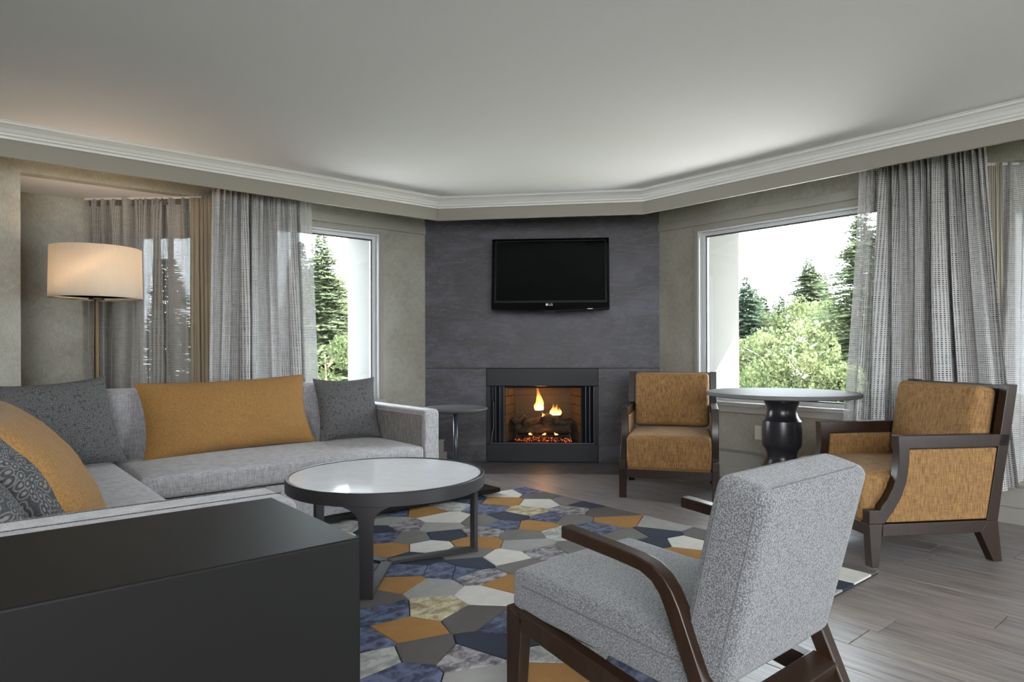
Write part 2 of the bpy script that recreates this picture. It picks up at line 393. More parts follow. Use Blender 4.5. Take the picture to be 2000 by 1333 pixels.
# fireplace wall: frame in its own local coords: origin (ax,YW), local x along (1,-1)/√2, local y outward (1,1)/√2
FW = hypot(XW-ax, YW-ay)
FM = Matrix.Translation((ax, YW, 0)) @ Matrix.Rotation(FA, 4, 'Z')
def on_fw(o): o.matrix_world = FM; return o
def fwx(px, py=800):
    # px -> local x on the fireplace wall plane
    r = (px-1000)/1294; dx = cos(YAW)*r-sin(YAW); dy = sin(YAW)*r+cos(YAW); ux, uy = cos(FA), sin(FA)
    D = (ax*uy-ay_*ux)/(dx*uy-dy*ux) if False else (ax*uy-YW*ux)/(dx*uy-dy*ux)
    return (dx*D-ax)*ux+(dy*D-YW)*uy, D
def fwz(px, py): D = fwx(px)[1]; return CH-(py-(684.4-.00235*(px-1000)))/1294*D
SX0, SX1 = fwx(950)[0], fwx(1168)[0]; SZ1 = fwz(1058, 720); OX0, OX1 = fwx(957)[0], fwx(1161)[0]
OZ0, OZ1 = fwz(1058, 868), fwz(1058, 755)
wb = struct('wall_back', G().box(-.02, SX0+.02, .012, .14, 0, CZ).box(SX1-.02, FW+.02, .012, .14, 0, CZ).box(SX0+.02, SX1-.02, .012, .14, SZ1-.03, CZ), MT['void'], label='charcoal mottled chimney wall holding the fireplace')
on_fw(wb)
j = .0018
for a0, a1, z0, z1 in ((0, FW, SZ1+j, CZ), (0, SX0-j, 0, SZ1-j), (SX1+j, FW, 0, SZ1-j)):
    obj('panel', G().box(a0, a1, 0, .012, z0, z1), MT['slate'], wb, bevel=.001, seg=1)
# outside face of the fireplace wall block
obj('outer_skin', G().box(-.3, FW+.3, .8, .95, -4, 3.2), MT['stucco'], wb)
# ceiling
ce = struct('ceiling', G().prism([(XB, YB), (XW+.9, YB), (XW+.9, ay), (XW, ay+.2), (ax+.2, YW+.1), (ax, YW+.9), (XB, YW+.9)], CZ, CZ+.12), MT['ceiling'], label='plain matt white ceiling')
# near side walls with a glazed opening behind the camera
g = G(); g.box(XB-.1, 2.6, YB-.1, YB, 0, CZ).box(4.3, XW+PT, YB-.1, YB, 0, CZ).box(2.6, 4.3, YB-.1, YB, 1.4, CZ).box(2.6, 4.3, YB-.1, YB, 0, .6)
struct('wall_near', g, MT['wall'], label='wall behind the camera with a wide window')
g = G(); g.box(XB-.1, XB, YB, YW+.9, 0, CZ)
struct('wall_far_left', g, MT['wall'], label='side wall at the far left of the room')
# pelmet boards
g = G(); th = .02
(cLx, cLy), (cRx, cRy) = (3.262, YV), (XV, 3.545)
t2 = th*(sqrt(2)-1)
inner = [(XB, YV), (cLx, cLy), (cRx, cRy), (XV, YB)]
outer = [(XB, YV+th), (cLx+t2, YV+th), (XV+th, cRy+t2), (XV+th, YB)]
def strip(inner, outer, z0, z1):
    g = G()
    for k in range(3): g.prism([inner[k], inner[k+1], outer[k+1], outer[k]], z0, z1)
    return g
pel = struct('trim_3', strip(inner, outer, VZ, CZ), MT['taupe'], label='taupe pelmet board running under the crown moulding')
# crown moulding profile swept (offset inward, z)
prof = [(0, -.092), (.010, -.092), (.012, -.078), (.022, -.072), (.024, -.060), (.030, -.056), (.040, -.038), (.058, -.022), (.072, -.016), (.074, -.006), (.082, -.004), (.082, 0), (0, 0)]
g = G(); rows_ = []
for k, (p, miter) in enumerate(zip(inner, ((0, -1), None, None, (-1, 0)))):
    for (o_, z) in prof:
        if k == 0: q = (p[0], p[1]-o_)
        elif k == 3: q = (p[0]-o_, p[1])
        elif k == 1: q = (p[0]-o_*(sqrt(2)-1), p[1]-o_)
        else: q = (p[0]-o_, p[1]-o_*(sqrt(2)-1))
        g.v.append((q[0], q[1], CZ+z))
m = len(prof)
for k in range(3):
    for i in range(m): g.f.append((k*m+i, (k+1)*m+i, (k+1)*m+(i+1) % m, k*m+(i+1) % m))
struct('trim_4', g, MT['crown'], label='white stepped crown moulding around the ceiling')
# header trims on the walls
struct('trim_5', G().box(1.5, ax, YW-.018, YW, 2.196, 2.272), MT['trim'], bevel=.003, label='flat taupe picture band above the left window')
struct('trim_6', G().box(XW-.018, XW, 1.33, ay, 2.196, 2.272), MT['trim'], bevel=.003, label='flat taupe picture band above the right window')
# plinth heating covers along the walls
g = G().prism([(XB, YW-.15), (ax+.15, YW-.15), (ax, YW), (XB, YW)], 0, .100).prism([(XB, YW-.128), (ax+.128, YW-.128), (ax, YW), (XB, YW)], .100, .205).prism([(XB, YW-.136), (ax+.136, YW-.136), (ax, YW), (XB, YW)], .205, .217)
struct('baseboard_left', g, MT['trim'], bevel=.002, label='deep stepped taupe plinth along the left wall')
g = G().prism([(XW-.15, -1.5), (XW, -1.5), (XW, ay), (XW-.15, ay+.15)], 0, .100).prism([(XW-.128, -1.5), (XW, -1.5), (XW, ay), (XW-.128, ay+.128)], .100, .205).prism([(XW-.136, -1.5), (XW, -1.5), (XW, ay), (XW-.136, ay+.136)], .205, .217)
struct('baseboard_right', g, MT['trim'], bevel=.002, label='deep stepped taupe plinth along the right wall')

# windows (built in local coords: u along wall, w outward depth, z)
def window(name, T, u0, u1, z0, z1, label):
    def B(g, a0, a1, w0, w1, b0, b1):
        pts = [(a0, w0, b0), (a1, w0, b0), (a1, w1, b0), (a0, w1, b0), (a0, w0, b1), (a1, w0, b1), (a1, w1, b1), (a0, w1, b1)]
        g.add(pts, [(0, 3, 2, 1), (4, 5, 6, 7), (0, 1, 5, 4), (1, 2, 6, 5), (2, 3, 7, 6), (3, 0, 4, 7)])
    def ring(g, a0, a1, b0, b1, t, w0, w1, tb=None):
        tb = tb or t
        B(g, a0, a0+t, w0, w1, b0, b1); B(g, a1-t, a1, w0, w1, b0, b1); B(g, a0+t, a1-t, w0, w1, b1-t, b1); B(g, a0+t, a1-t, w0, w1, b0, b0+tb)
    g = G(); ring(g, u0-.035, u1+.035, z0-.03, z1+.035, .036, -.014, 0)
    r = struct(name, g, MT['trim'], bevel=.002, label=label); r.matrix_world = T
    g = G(); ring(g, u0, u1, z0, z1, .014, 0, .085); obj('jamb_liner', g, MT['vinyl'], r, bevel=.001)
    g = G(); ring(g, u0+.014, u1-.014, z0+.014, z1-.014, .030, .050, .095); wf = obj('window_frame', g, MT['vinyl'], r, bevel=.003)
    g = G(); ring(g, u0+.044, u1-.044, z0+.044, z1-.044, .010, .064, .082); obj('gasket', g, MT['gasket'], wf)
    g = G(); ring(g, u0+.0, u1-.0, z0+.0, z1-.0, .034, .097, .125); obj('outer_stop', g, MT['vinyl'], r, bevel=.002)
    g = G(); B(g, u0+.046, u1-.046, .070, .076, z0+.046, z1-.046); obj('pane', g, MT['glass'], wf)
    g = G(); B(g, u0-.05, u1+.05, -.035, .05, z0-.022, z0+.012); B(g, u0-.04, u1+.04, -.018, 0, z0-.075, z0-.022); obj('window_sill', g, MT['sillp'], r, bevel=.004)
    return r
Tl = Matrix.Translation((0, YW, 0))
window('window_1', Tl, LWx0, LWx1, WZ0, WZ1, 'picture window left of the fireplace behind the sofa')
Tr = Matrix.Translation((XW, 0, 0)) @ Matrix.Rotation(-pi/2, 4, 'Z')       # local x -> -y, local y -> +x
window('window_2', Tr, -RWy1, -RWy0, WZ0, WZ1, 'picture window right of the fireplace behind the pedestal table')
# left alcove: back wall, diagonal wall with window, ceiling
g = G().box(-.6, .92, 6.12, 6.22, 0, 2.3)
al = struct('wall_alcove_back', g, MT['wall'], label='alcove wall behind the floor lamp')
obj('alcove_side', G().box(-.6, -.5, YW+.1, 6.12, 0, 2.3), MT['wall'], al)
Td = Matrix.Translation((.92, 6.17, 0)) @ Matrix.Rotation(-pi/4, 4, 'Z')
DL = 1.02
g = G(); d0, d1, e0, e1 = .22, .74, .62, 2.04
for a0, a1, z0, z1 in ((-.05, d0, 0, 2.3), (d1, DL, 0, 2.3), (d0, d1, 0, e0), (d0, d1, e1, 2.3)): g.box(a0, a1, 0, .10, z0, z1)
o = struct('wall_alcove_diagonal', g, MT['wall'], label='angled alcove wall with narrow window behind the sheer curtain'); o.matrix_world = Td
window('window_3', Td, d0, d1, e0, e1, 'narrow alcove window behind the sheer curtain')
struct('ceiling_alcove', G().prism([(-.6, YW+.1), (1.60, YW+.1), (1.62, YW+.14), (.92, 6.22), (-.6, 6.22)], 2.266, 2.30), MT['ceiling'], label='lowered white alcove ceiling')
# right alcove
Te = Matrix.Translation((XW+.1, 1.36, 0)) @ Matrix.Rotation(-pi/4, 4, 'Z')
g = G()

for a0, a1, z0, z1 in ((-.05, .2, 0, 2.3), (.75, 2.0, 0, 2.3), (.2, .75, 0, e0), (.2, .75, e1, 2.3)): g.box(a0, a1, 0, .10, z0, z1)
o = struct('wall_alcove_right', g, MT['wall'], label='angled wall of the alcove at the right edge'); o.matrix_world = Te
window('window_4', Te, .2, .75, e0, e1, 'narrow window behind the rightmost curtain')
struct('ceiling_alcove_right', G().box(XW+.1, 6.6, .0, 1.45, 2.27, 2.31), MT['ceiling'], label='lowered ceiling of the right alcove')
struct('wall_alcove_right_back', G().box(XW, 6.6, -.05, .05, 0, 2.3), MT['wall'], label='side wall of the right alcove')

# ------------------------------------------------------------------ curtains
def curtain(name, top, bot, zt, zb, nf, amp, seed, mat, parent=None, flat=(0, 0), cols=260, rws=26, full=2.0, pleat=.5, B=.35):
    rnd = random.Random(seed); ph = [rnd.uniform(0, 6.28) for _ in range(6)]
    t0, t1 = Vector(top[0]), Vector(top[1]); b0, b1 = Vector(bot[0]), Vector(bot[1])
    L = (t1-t0).length; nrm = Vector((-(t1-t0).y, (t1-t0).x)).normalized(); tg = (t1-t0).normalized()
    g = G(); uv = []
    for j in range(rws+1):
        t = j/rws; z = zt+(zb-zt)*t
        A = amp*(.30+.70*min(1, t*2.2)**.7)
        for i in range(cols+1):
            s = i/cols
            env = min(1, s/flat[0]) if flat[0] and s < flat[0] else 1
            if flat[1] and s > 1-flat[1]: env = min(env, max(.0, (1-s)/flat[1]))
            env = env**1.4
            phi = 2*pi*nf*s + .9*sin(2*pi*s*1.7+ph[0]) + .5*sin(2*pi*s*4.3+ph[1]) + .55*t*sin(2*pi*s*3.1+ph[2]) + .35*sin(3*t+ph[3]+s*9)
            mod = .66+.34*sin(2*pi*s*2.3+ph[4]+.8*t)
            n_ = A*mod*(sin(phi)+.28*sin(2.3*phi+ph[5]+t))
            top_ = pleat*amp*(1-t)**3*sin(3*phi)
            lat = -B*A*sin(2*phi)*mod
            base = t0.lerp(t1, s).lerp(b0.lerp(b1, s), t**1.3)
            p = base + nrm*(n_+top_)*env + tg*lat*env
            g.v.append((p.x, p.y, z+(.006*sin(phi) if j == rws else 0))); uv.append((s*L*full, z))
    for j in range(rws):
        for i in range(cols):
            a = j*(cols+1)+i; g.f.append((a, a+1, a+cols+2, a+cols+1))
    g.uv = uv
    return obj(name, g, mat, parent, smooth=True)
o = curtain('curtain', [(1.47, 5.20), (2.24, 5.20)], [(1.42, 5.18), (2.33, 5.18)], 2.36, .008, 6.5, .072, 11, MT['curtainL'], flat=(.05, .17), full=2.4)
tag(o, 'grey openweave curtain gathered at the left window behind the sofa', 'curtain')
o = curtain('curtain', [(4.86, 1.985), (4.86, 1.235)], [(4.80, 2.10), (4.84, 1.07)], 2.36, .235, 7.5, .076, 5, MT['curtainR'], flat=(.14, .03), full=2.4)
tag(o, 'grey openweave curtain between the pedestal table and the right ochre armchair', 'curtain')
o = curtain('curtain', [(5.10, 1.23), (5.66, .67)], [(5.00, 1.27), (5.70, .62)], 2.265, .235, 6, .05, 8, MT['curtain'], flat=(.08, .05), full=2.2)
tag(o, 'grey curtain cut off by the right edge of the photo', 'curtain')
o = curtain('curtain', [(.80, 6.04), (1.42, 5.45)], [(.78, 6.05), (1.44, 5.43)], 2.250, .008, 5.5, .060, 23, MT['sheer'], flat=(.05, .05), full=1.9, B=.5)
tag(o, 'thin sheer curtain hanging in the alcove behind the floor lamp', 'curtain')
tp = curtain('heading_tape', [(.802, 6.035), (1.422, 5.445)], [(.802, 6.035), (1.422, 5.445)], 2.2505, 2.205, 6.5, .012, 23, MT['lining'], o, flat=(.05, .05), rws=2)
tp.data.materials[0] = plain('brown heading tape', (.09, .08, .065), .8)
o = curtain('drape', [(1.38, 5.46), (1.51, 5.35)], [(1.38, 5.46), (1.53, 5.34)], 2.25, .008, 5, .02, 31, MT['lining'], cols=120)
tag(o, 'beige blackout drape stacked beside the sheer alcove curtain', 'drape')
o = curtain('drape', [(5.04, 1.31), (5.10, 1.21)], [(5.03, 1.30), (5.11, 1.19)], 2.265, .24, 4, .02, 37, plain('pale lining', (.42, .385, .31), .8), cols=120)
tag(o, 'pale beige drape between the two right curtains', 'drape')
Tt = Matrix.Translation((.78, 6.055, 2.2655)) @ Matrix.Rotation(atan2(5.42-6.055, 1.46-.78), 4, 'Z')
o = obj('curtain_track', G().box(0, .93, -.014, .014, -.018, -.001), MT['white'], bevel=.002); o.matrix_world = Tt
tag(o, 'white curtain track under the alcove ceiling behind the lamp', 'track')
Tt = Matrix.Translation((5.02, 1.33, 2.269)) @ Matrix.Rotation(-pi/4, 4, 'Z')
o = obj('curtain_track', G().box(0, 1.0, -.02, .02, -.02, -.001), MT['white'], bevel=.002); o.matrix_world = Tt
tag(o, 'white curtain track at the right edge above the cut-off curtain', 'track')

# ------------------------------------------------------------------ fireplace
fp = thing('fireplace', 'black framed gas fireplace with burning logs set in the charcoal wall', 'fireplace'); fp.matrix_world = FM
W0, W1 = SX0, SX1
obj('mantel_panel', G().box(W0, W1, -.022, .01, OZ1, SZ1), MT['blackm'], fp, bevel=.006)
obj('base_panel', G().box(W0, W1, -.022, .01, .006, OZ0), MT['blackm'], fp, bevel=.006)
obj('side_strip', G().box(W0, OX0, -.018, .01, OZ0, OZ1), MT['blackm'], fp, bevel=.002)
obj('side_strip', G().box(OX1, W1, -.018, .01, OZ0, OZ1), MT['blackm'], fp, bevel=.002)
obj('sill_rail', G().box(OX0, OX1, -.014, .02, OZ0, OZ0+.012), MT['steel'], fp, bevel=.002)
def fx(px): return fwx(px)[0]
# hinged glass door leaves folded open at either side
def leaves(a, b, nn):
    st = (b-a)/nn
    for k in range(nn):
        y0, y1 = (.012, .034) if k % 2 == 0 else (.034, .012)
        x0, x1 = a+k*st, a+(k+1)*st
        g = G().prism([(x0, y0), (x1, y1), (x1, y1+.006), (x0, y0+.006)], OZ0+.014, OZ1-.004)
        obj('door_leaf', g, MT['blackm'], fp, bevel=.001)
        obj('leaf_edge', G().box(x1-.004, x1+.002, min(y0, y1)-.003, min(y0, y1)+.008, OZ0+.014, OZ1-.004), MT['steel'], fp)
leaves(fx(960), fx(984), 3); leaves(fx(1136), fx(1160), 3)
fire_in = plain('soot tan refractory', (.075, .046, .024), .85, var=.35)
bx0, bx1 = fx(984), fx(1137); BD = .38
g = G().prism([(bx0+.09, .012+BD), (bx1-.09, .012+BD), (bx1-.09, BD+.03), (bx0+.09, BD+.03)], OZ0, OZ1+.02)
bxs = obj('firebox_shell', G().box(OX0, OX1, .05, BD+.05, OZ0-.02, OZ0+.002).box(OX0, OX1, .036, BD+.05, OZ1-.02, OZ1+.02).prism([(OX0, .04), (OX0+.02, .04), (bx0+.09, BD+.03), (bx0+.07, BD+.03)], OZ0, OZ1).prism([(OX1, .04), (OX1-.02, .04), (bx1-.09, BD+.03), (bx1-.07, BD+.03)], OZ0, OZ1), MT['void'], fp)
# refractory liner panels, bricks in courses
def liner(x0, y0, x1, y1, n_, rows_n):
    L = hypot(x1-x0, y1-y0); ux, uy = (x1-x0)/L, (y1-y0)/L; H = (OZ1-OZ0-.02)/rows_n
    for r_ in range(rows_n):
        k = -.5*(r_ % 2)
        while k < n_:
            a = max(0, k/n_); b = min(1, (k+1)/n_)
            if b-a > .02:
                e = .003; A, Bq = a*L+e, b*L-e
                g = G().prism([(x0+ux*A, y0+uy*A), (x0+ux*Bq, y0+uy*Bq), (x0+ux*Bq-uy*.012, y0+uy*Bq+ux*.012), (x0+ux*A-uy*.012, y0+uy*A+ux*.012)], OZ0+.003+H*r_+.002, OZ0+H*(r_+1)-.001)
                obj('brick', g, fire_in, fp)
            k += 1
liner(bx0+.012, .05, bx0+.10, BD, 2, 6); liner(bx0+.10, BD, bx1-.10, BD, 4, 6); liner(bx1-.10, BD, bx1-.012, .05, 2, 6)
# logs
logm = NT('charred bark'); a = logm.noise(logm.coord(scale=(3, 12, 12)), 3, 6, .7, 1)
logm.P(Base_Color=logm.ramp(a, [(.35, (.016, .010, .006)), (.6, (.07, .045, .024)), (.75, (.16, .11, .06))]), Roughness=.9); logm.bump(a, .8, .01); logm = logm.m
def log(p0, p1, r, seed):
    g = G(); pts = [Vector(p0).lerp(Vector(p1), k/9)+Vector((0, 0, .008*sin(k*1.3+seed))) for k in range(10)]
    g.tube(pts, [r*(1+.12*sin(k*2.1+seed)) for k in range(10)], 14)
    for i, v in enumerate(g.v):
        vv = Vector(v); q = noise.noise_vector(vv*38+Vector((seed*7, 0, 0)))*r*.16; g.v[i] = tuple(vv+q)
    return obj('log', g, logm, fp, smooth=True)
cxm = (bx0+bx1)/2
zb = OZ0
log((cxm-.27, .17, zb+.12), (cxm+.27, .17, zb+.13), .046, 1)
log((cxm-.28, .24, zb+.16), (cxm+.24, .26, zb+.15), .050, 2)
log((cxm-.20, .13, zb+.17), (cxm-.02, .23, zb+.205), .040, 3)
log((cxm+.02, .12, zb+.205), (cxm+.14, .27, zb+.25), .062, 4)
log((cxm+.10, .16, zb+.20), (cxm+.29, .20, zb+.185), .034, 5)
log((cxm-.30, .16, zb+.19), (cxm-.16, .24, zb+.23), .036, 6)
# grate
g = G().tube([(cxm-.25, .10, zb+.065), (cxm+.25, .10, zb+.065)], .007).tube([(cxm-.25, .25, zb+.065), (cxm+.25, .25, zb+.065)], .007)
for k in range(7):
    x_ = cxm-.24+.08*k; g.tube([(x_, .09, zb+.10), (x_, .10, zb+.07), (x_, .27, zb+.07)], .006, 6)
for sx in (-.2, .2):
    for sy in (.11, .24): g.tube([(cxm+sx, sy, zb), (cxm+sx, sy, zb+.07)], .006, 6)
obj('grate', g, MT['blackm'], fp)
# ember bed
em = NT('glowing embers'); a = em.noise(em.coord(), 60, 3); em.P(Base_Color=(.03, .015, .01), Roughness=.9)
em.P(Emission_Color=(1, .16, .03), Emission_Strength=em.math('MULTIPLY', em.ramp(a, [(.53, (0, 0, 0)), (.70, (1, 1, 1))]), 1.3)); em = em.m
g = G(); rr2 = random.Random(4)
for k in range(260):
    c = Vector((cxm+rr2.uniform(-.27, .27), rr2.uniform(.05, .17), 0)); c.z = zb+.012+.035*(1-abs(c.x-cxm)/.3)*(c.y-.03)/.14+rr2.uniform(0, .012); r_ = rr2.uniform(.006, .013)
    vs = [c+Vector(q)*r_*rr2.uniform(.7, 1.2) for q in ((1, 0, 0), (0, 1, 0), (-1, 0, 0), (0, -1, 0), (0, 0, 1), (0, 0, -1))]
    g.add(vs, [(0, 1, 4), (1, 2, 4), (2, 3, 4), (3, 0, 4), (1, 0, 5), (2, 1, 5), (3, 2, 5), (0, 3, 5)])
o = obj('embers', g, em, fp); o['kind'] = 'stuff'
# flames
fm = NT('gas flame'); tc = fm.n('TexCoord'); sx = fm.n('SeparateXYZ', {0: tc.outputs['UV']}); h = sx.outputs[1]
nz = fm.noise(fm.coord('UV', (7, 1.6, 1)), 2.2, 4, .6, .6)
c = fm.ramp(h, [(0, (1, .75, .30)), (.35, (1, .50, .12)), (1, (.9, .22, .03))])
emn = fm.n('Emission', {'Color': c, 'Strength': fm.math('MULTIPLY', fm.math('SUBTRACT', 1.25, h), 2.6)})
edge = fm.n('LayerWeight', {'Blend': .35})
al_ = fm.math('MULTIPLY', fm.math('MULTIPLY', fm.ramp(nz, [(.34, (0, 0, 0)), (.62, (1, 1, 1))]), fm.math('SUBTRACT', 1.0, fm.math('POWER', h, 1.6))), fm.math('SUBTRACT', 1.0, edge.outputs['Facing']))
ms = fm.n('MixShader', {0: fm.math('MULTIPLY', al_, .9), 1: fm.n('BsdfTransparent').outputs[0], 2: emn.outputs[0]})
fm.t.links.new(ms.outputs[0], fm.out.inputs[0]); fm = fm.m
def flame(x_, y_, z_, r_, H, seed):
    g = G(); uv = []; nn = 20; mm = 18
    for jj in range(mm+1):
        t = jj/mm; rad = r_*(1-t)**.8*(.75+.5*sin(pi*min(1, t*1.6)))+.0008
        ox = .02*sin(t*4+seed)*t; oy = .01*cos(t*5+seed)*t
        for ii in range(nn):
            a_ = 2*pi*ii/nn; rk = rad*(1+.22*sin(3*a_+seed+t*5))
            g.v.append((x_+ox+rk*cos(a_), y_+oy+rk*.7*sin(a_), z_+H*t)); uv.append((ii/nn+seed*.37, t))
    for jj in range(mm):
        for ii in range(nn): g.f.append((jj*nn+ii, jj*nn+(ii+1) % nn, (jj+1)*nn+(ii+1) % nn, (jj+1)*nn+ii))
    g.uv = uv; return obj('flame', g, fm, fp, smooth=True)
flx = fx(1052); z0f = fwz(1052, 806)
flame(flx, .20, z0f, .036, .27, 1); flame(flx+.014, .215, z0f, .030, .16, 2.2); flame(flx-.02, .2, z0f, .022, .12, 3.1)
flx2 = fx(1085); z1f = fwz(1085, 815)
flame(flx2, .15, z1f, .036, .12, 4); flame(flx2-.035, .15, z1f, .018, .13, 5); flame(flx2+.03, .16, z1f, .024, .09, 6); flame(fx(1060), .14, z1f-.012, .014, .05, 7)
for px_ in (1036, 1062, 1086): flame(fx(px_), .09, zb+.075, .016, .03, px_*.1)
l = light('fire_glow', 'POINT', (0, 0, 0), 2.0, (1, .48, .16), shadow_soft_size=.05); l.parent = fp; l.location = (flx+.02, .16, z0f+.14)
l = light('fire_glow_front', 'POINT', (0, 0, 0), .2, (1, .42, .14), shadow_soft_size=.05); l.parent = fp; l.location = (cxm, .07, zb+.11)
obj('gas_cable', G().tube([(fx(964), .0, fwz(964, 786)), (fx(964), .0, fwz(964, 835)), (fx(961), -.002, fwz(961, 850)), (fx(959), -.004, fwz(959, 867))], .0025, 6), MT['trim'], fp)

# ------------------------------------------------------------------ tv
tvD = 6.02
pt = at(1075, 466, D=tvD)
tv = thing('television', 'black flat television mounted on the charcoal wall above the fireplace', 'television', pt, -pi/4)
# local: x right, -y toward room, z up ; tilt by sub-mesh rotation
TW = 228/1294*tvD; TH = .655
tilt = radians(9)
def ty(g):
    R_ = Matrix.Rotation(-tilt, 4, 'X')
    g.v = [tuple(R_ @ Vector(v)) for v in g.v]; return g
hw = TW/2
bot = [(hw*(-1+2*k/12), -TH-.022*(1-((-1+2*k/12))**2)) for k in range(13)]
obj('case', ty(G().prism([(-hw, 0), (-hw, -TH)]+bot[1:-1]+[(hw, -TH), (hw, 0)], 0, .075, 'y')), MT['blackgloss'], tv, bevel=.006)
obj('screen', ty(G().box(-hw+.045, hw-.04, -.003, .0, -TH+.075, -.03)), MT['blackgloss'], tv)
obj('bezel', ty(G().box(-hw+.03, -hw+.045, -.005, .0, -TH+.06, -.02).box(hw-.04, hw-.028, -.005, 0, -TH+.06, -.02).box(-hw+.03, hw-.028, -.005, 0, -TH+.055, -TH+.075).box(-hw+.03, hw-.028, -.005, 0, -.03, -.02)), MT['black'], tv, bevel=.002)
obj('wall_bracket', G().box(-.2, .2, .08, .21, -.5, -.15), MT['black'], tv)
obj('sensor_window', ty(G().prism([(-.05, -TH-.018), (.05, -TH-.018), (.03, -TH-.036), (-.03, -TH-.036)], .005, .03, 'y')), MT['black'], tv, bevel=.003)
obj('chrome_tab', ty(G().box(hw-.20, hw-.15, -.004, .006, -TH-.006, -TH+.001)), MT['chrome'], tv, bevel=.002)
def text(s, size, loc, rot, mat, parent, name='logo', ext=.0008):
    cu = bpy.data.curves.new(name, 'FONT'); cu.body = s; cu.size = size; cu.extrude = ext; cu.align_x = 'LEFT'; cu.align_y = 'CENTER'
    tmp = bpy.data.objects.new(name, cu); col.objects.link(tmp)
    dg = bpy.context.evaluated_depsgraph_get(); me = bpy.data.meshes.new_from_object(tmp.evaluated_get(dg)); bpy.data.objects.remove(tmp)
    o = bpy.data.objects.new(name, me); col.objects.link(o); me.materials.clear(); me.materials.append(mat); o.parent = parent; o.location = loc; o.rotation_euler = rot; return o
lz = -TH+.036
text('LG', .030, Vector((-.012, -.006, lz)), (pi/2-tilt, 0, 0), MT['silver'], tv)
g = G().lathe([(.011, -.0005), (.011, .0008)], n=20); g.v = [(v[0]-.028, v[2]-.0065, v[1]+lz) for v in g.v]; obj('logo_disc', g, MT['silver'], tv)
for nm_ in ('logo', 'logo_disc'):
    o = bpy.data.objects[nm_]
    q = Matrix.Rotation(-tilt, 4, 'X')
    if nm_ == 'logo': o.location = q @ Vector((-.012, -.006, lz))
    else: o.data.transform(q)

# ------------------------------------------------------------------ sofa (sectional)
FX, FY = 2.56, 3.82      # right outer face, front plane of the long part
rx = .72                 # front plane of the return
bk = 4.58                # back cushion face
so = thing('sectional_sofa', 'light grey woven corner sofa on a dark platform along the left wall', 'sofa', (1.2, 4.2, 0))
def S(g): g.v = [(v[0]-1.2, v[1]-4.2, v[2]) for v in g.v]; return g
AT = .672; BT = .845
sx0 = -.20
# black plinth / platform
obj('platform', S(G().box(sx0, 3.077, FY-.03, 4.80, .035, .065).box(sx0, rx-.02, 1.76, FY-.03, .035, .065)), MT['console'], so, bevel=.003)
obj('plinth_recess', S(G().box(sx0+.1, 2.95, FY+.14, 4.7, .0, .035).box(sx0+.1, rx-.3, 1.9, FY+.14, .0, .035)), MT['void'], so)
# upholstered base rail
obj('base_rail', S(G().box(rx-.3, FX-.115, FY, 4.6, .066, .30)), MT['sofa'], so, bevel=.012)
obj('base_rail', S(G().box(sx0+.25, rx, 2.0, FY+.4, .066, .30)), MT['sofa'], so, bevel=.012)
# backs
obj('backrest', S(G().box(sx0, FX-.115, bk, 4.79, .066, BT)), MT['sofa'], so, bevel=.03, seg=4)
obj('backrest', S(G().box(sx0, sx0+.22, 2.0, bk, .066, BT)), MT['sofa'], so, bevel=.03, seg=4)
# arms : right arm (outer face FX) with top slightly sloping, and the near arm of the return
g = G().prism([(FY, .066), (4.79, .066), (4.79, AT+.002), (FY+.02, AT), (FY, AT-.02)], FX-.115, FX, 'x')
obj('arm', S(g), MT['sofa'], so, bevel=.014, seg=3)
obj('arm', S(G().box(sx0, rx, 1.76, 2.0, .066, AT)), MT['sofa'], so, bevel=.022, seg=4)
obj('arm_inset', S(G().box(FX-.120, FX-.114, FY+.035, bk-.02, .40, AT-.035)), m_thread('taupe sofa inset', (.10, .09, .08), (.25, .235, .22), 190, 16, mixer=.75), so)
pp = MT['console']
for (a0, a1) in (((sx0, 1.985), (rx-.01, 1.985)), ((sx0, 1.878), (rx-.005, 1.878))):
    obj('piping', S(G().tube([(a0[0], a0[1], AT+.0005), (a1[0], a1[1], AT+.0005)], .0022, 6)), m_boucle('dark sofa seam', (.05, .05, .05), (.12, .12, .12)), so)  # dark seam lines along the top of the near arm
def seat(x0, x1, y0, y1, z0, z1, puff=.025):
    o = obj('seat_cushion', cushion(x1-x0, y1-y0, z1-z0, .032, 14, puff), MT['sofa'], so, smooth=True); o.location = ((x0+x1)/2-1.2, (y0+y1)/2-4.2, z0); return o
seat(rx+.006, FX-.122, FY-.005, bk-.005, .302, .425, .028)
seat(sx0+.225, rx-.0, 2.03, bk-.005, .302, .425, .028)
obj('seat_welt', S(G().tube([(rx+.02, FY-.002, .303), (FX-.13, FY-.002, .303)], .003, 6).tube([(rx+.0, 2.05, .303), (rx+.0, FY-.01, .303)], .003, 6)), MT['void'], so)

def place_pillow(name, label, g, mat, loc, rx_, ry_, rz_, group=None):
    o = obj(name, g, mat, smooth=True); o.rotation_euler = (rx_, ry_, rz_); o.rotation_mode = 'XYZ'; o.location = loc
    tag(o, label, 'pillow', group); return o
SZ = .452
def pz(px, py, y, ):  # point on plane y=const under pixel
    r = (px-1000)/1294; dy = sin(YAW)*r+cos(YAW); D = y/dy; return at(px, py, D=D)
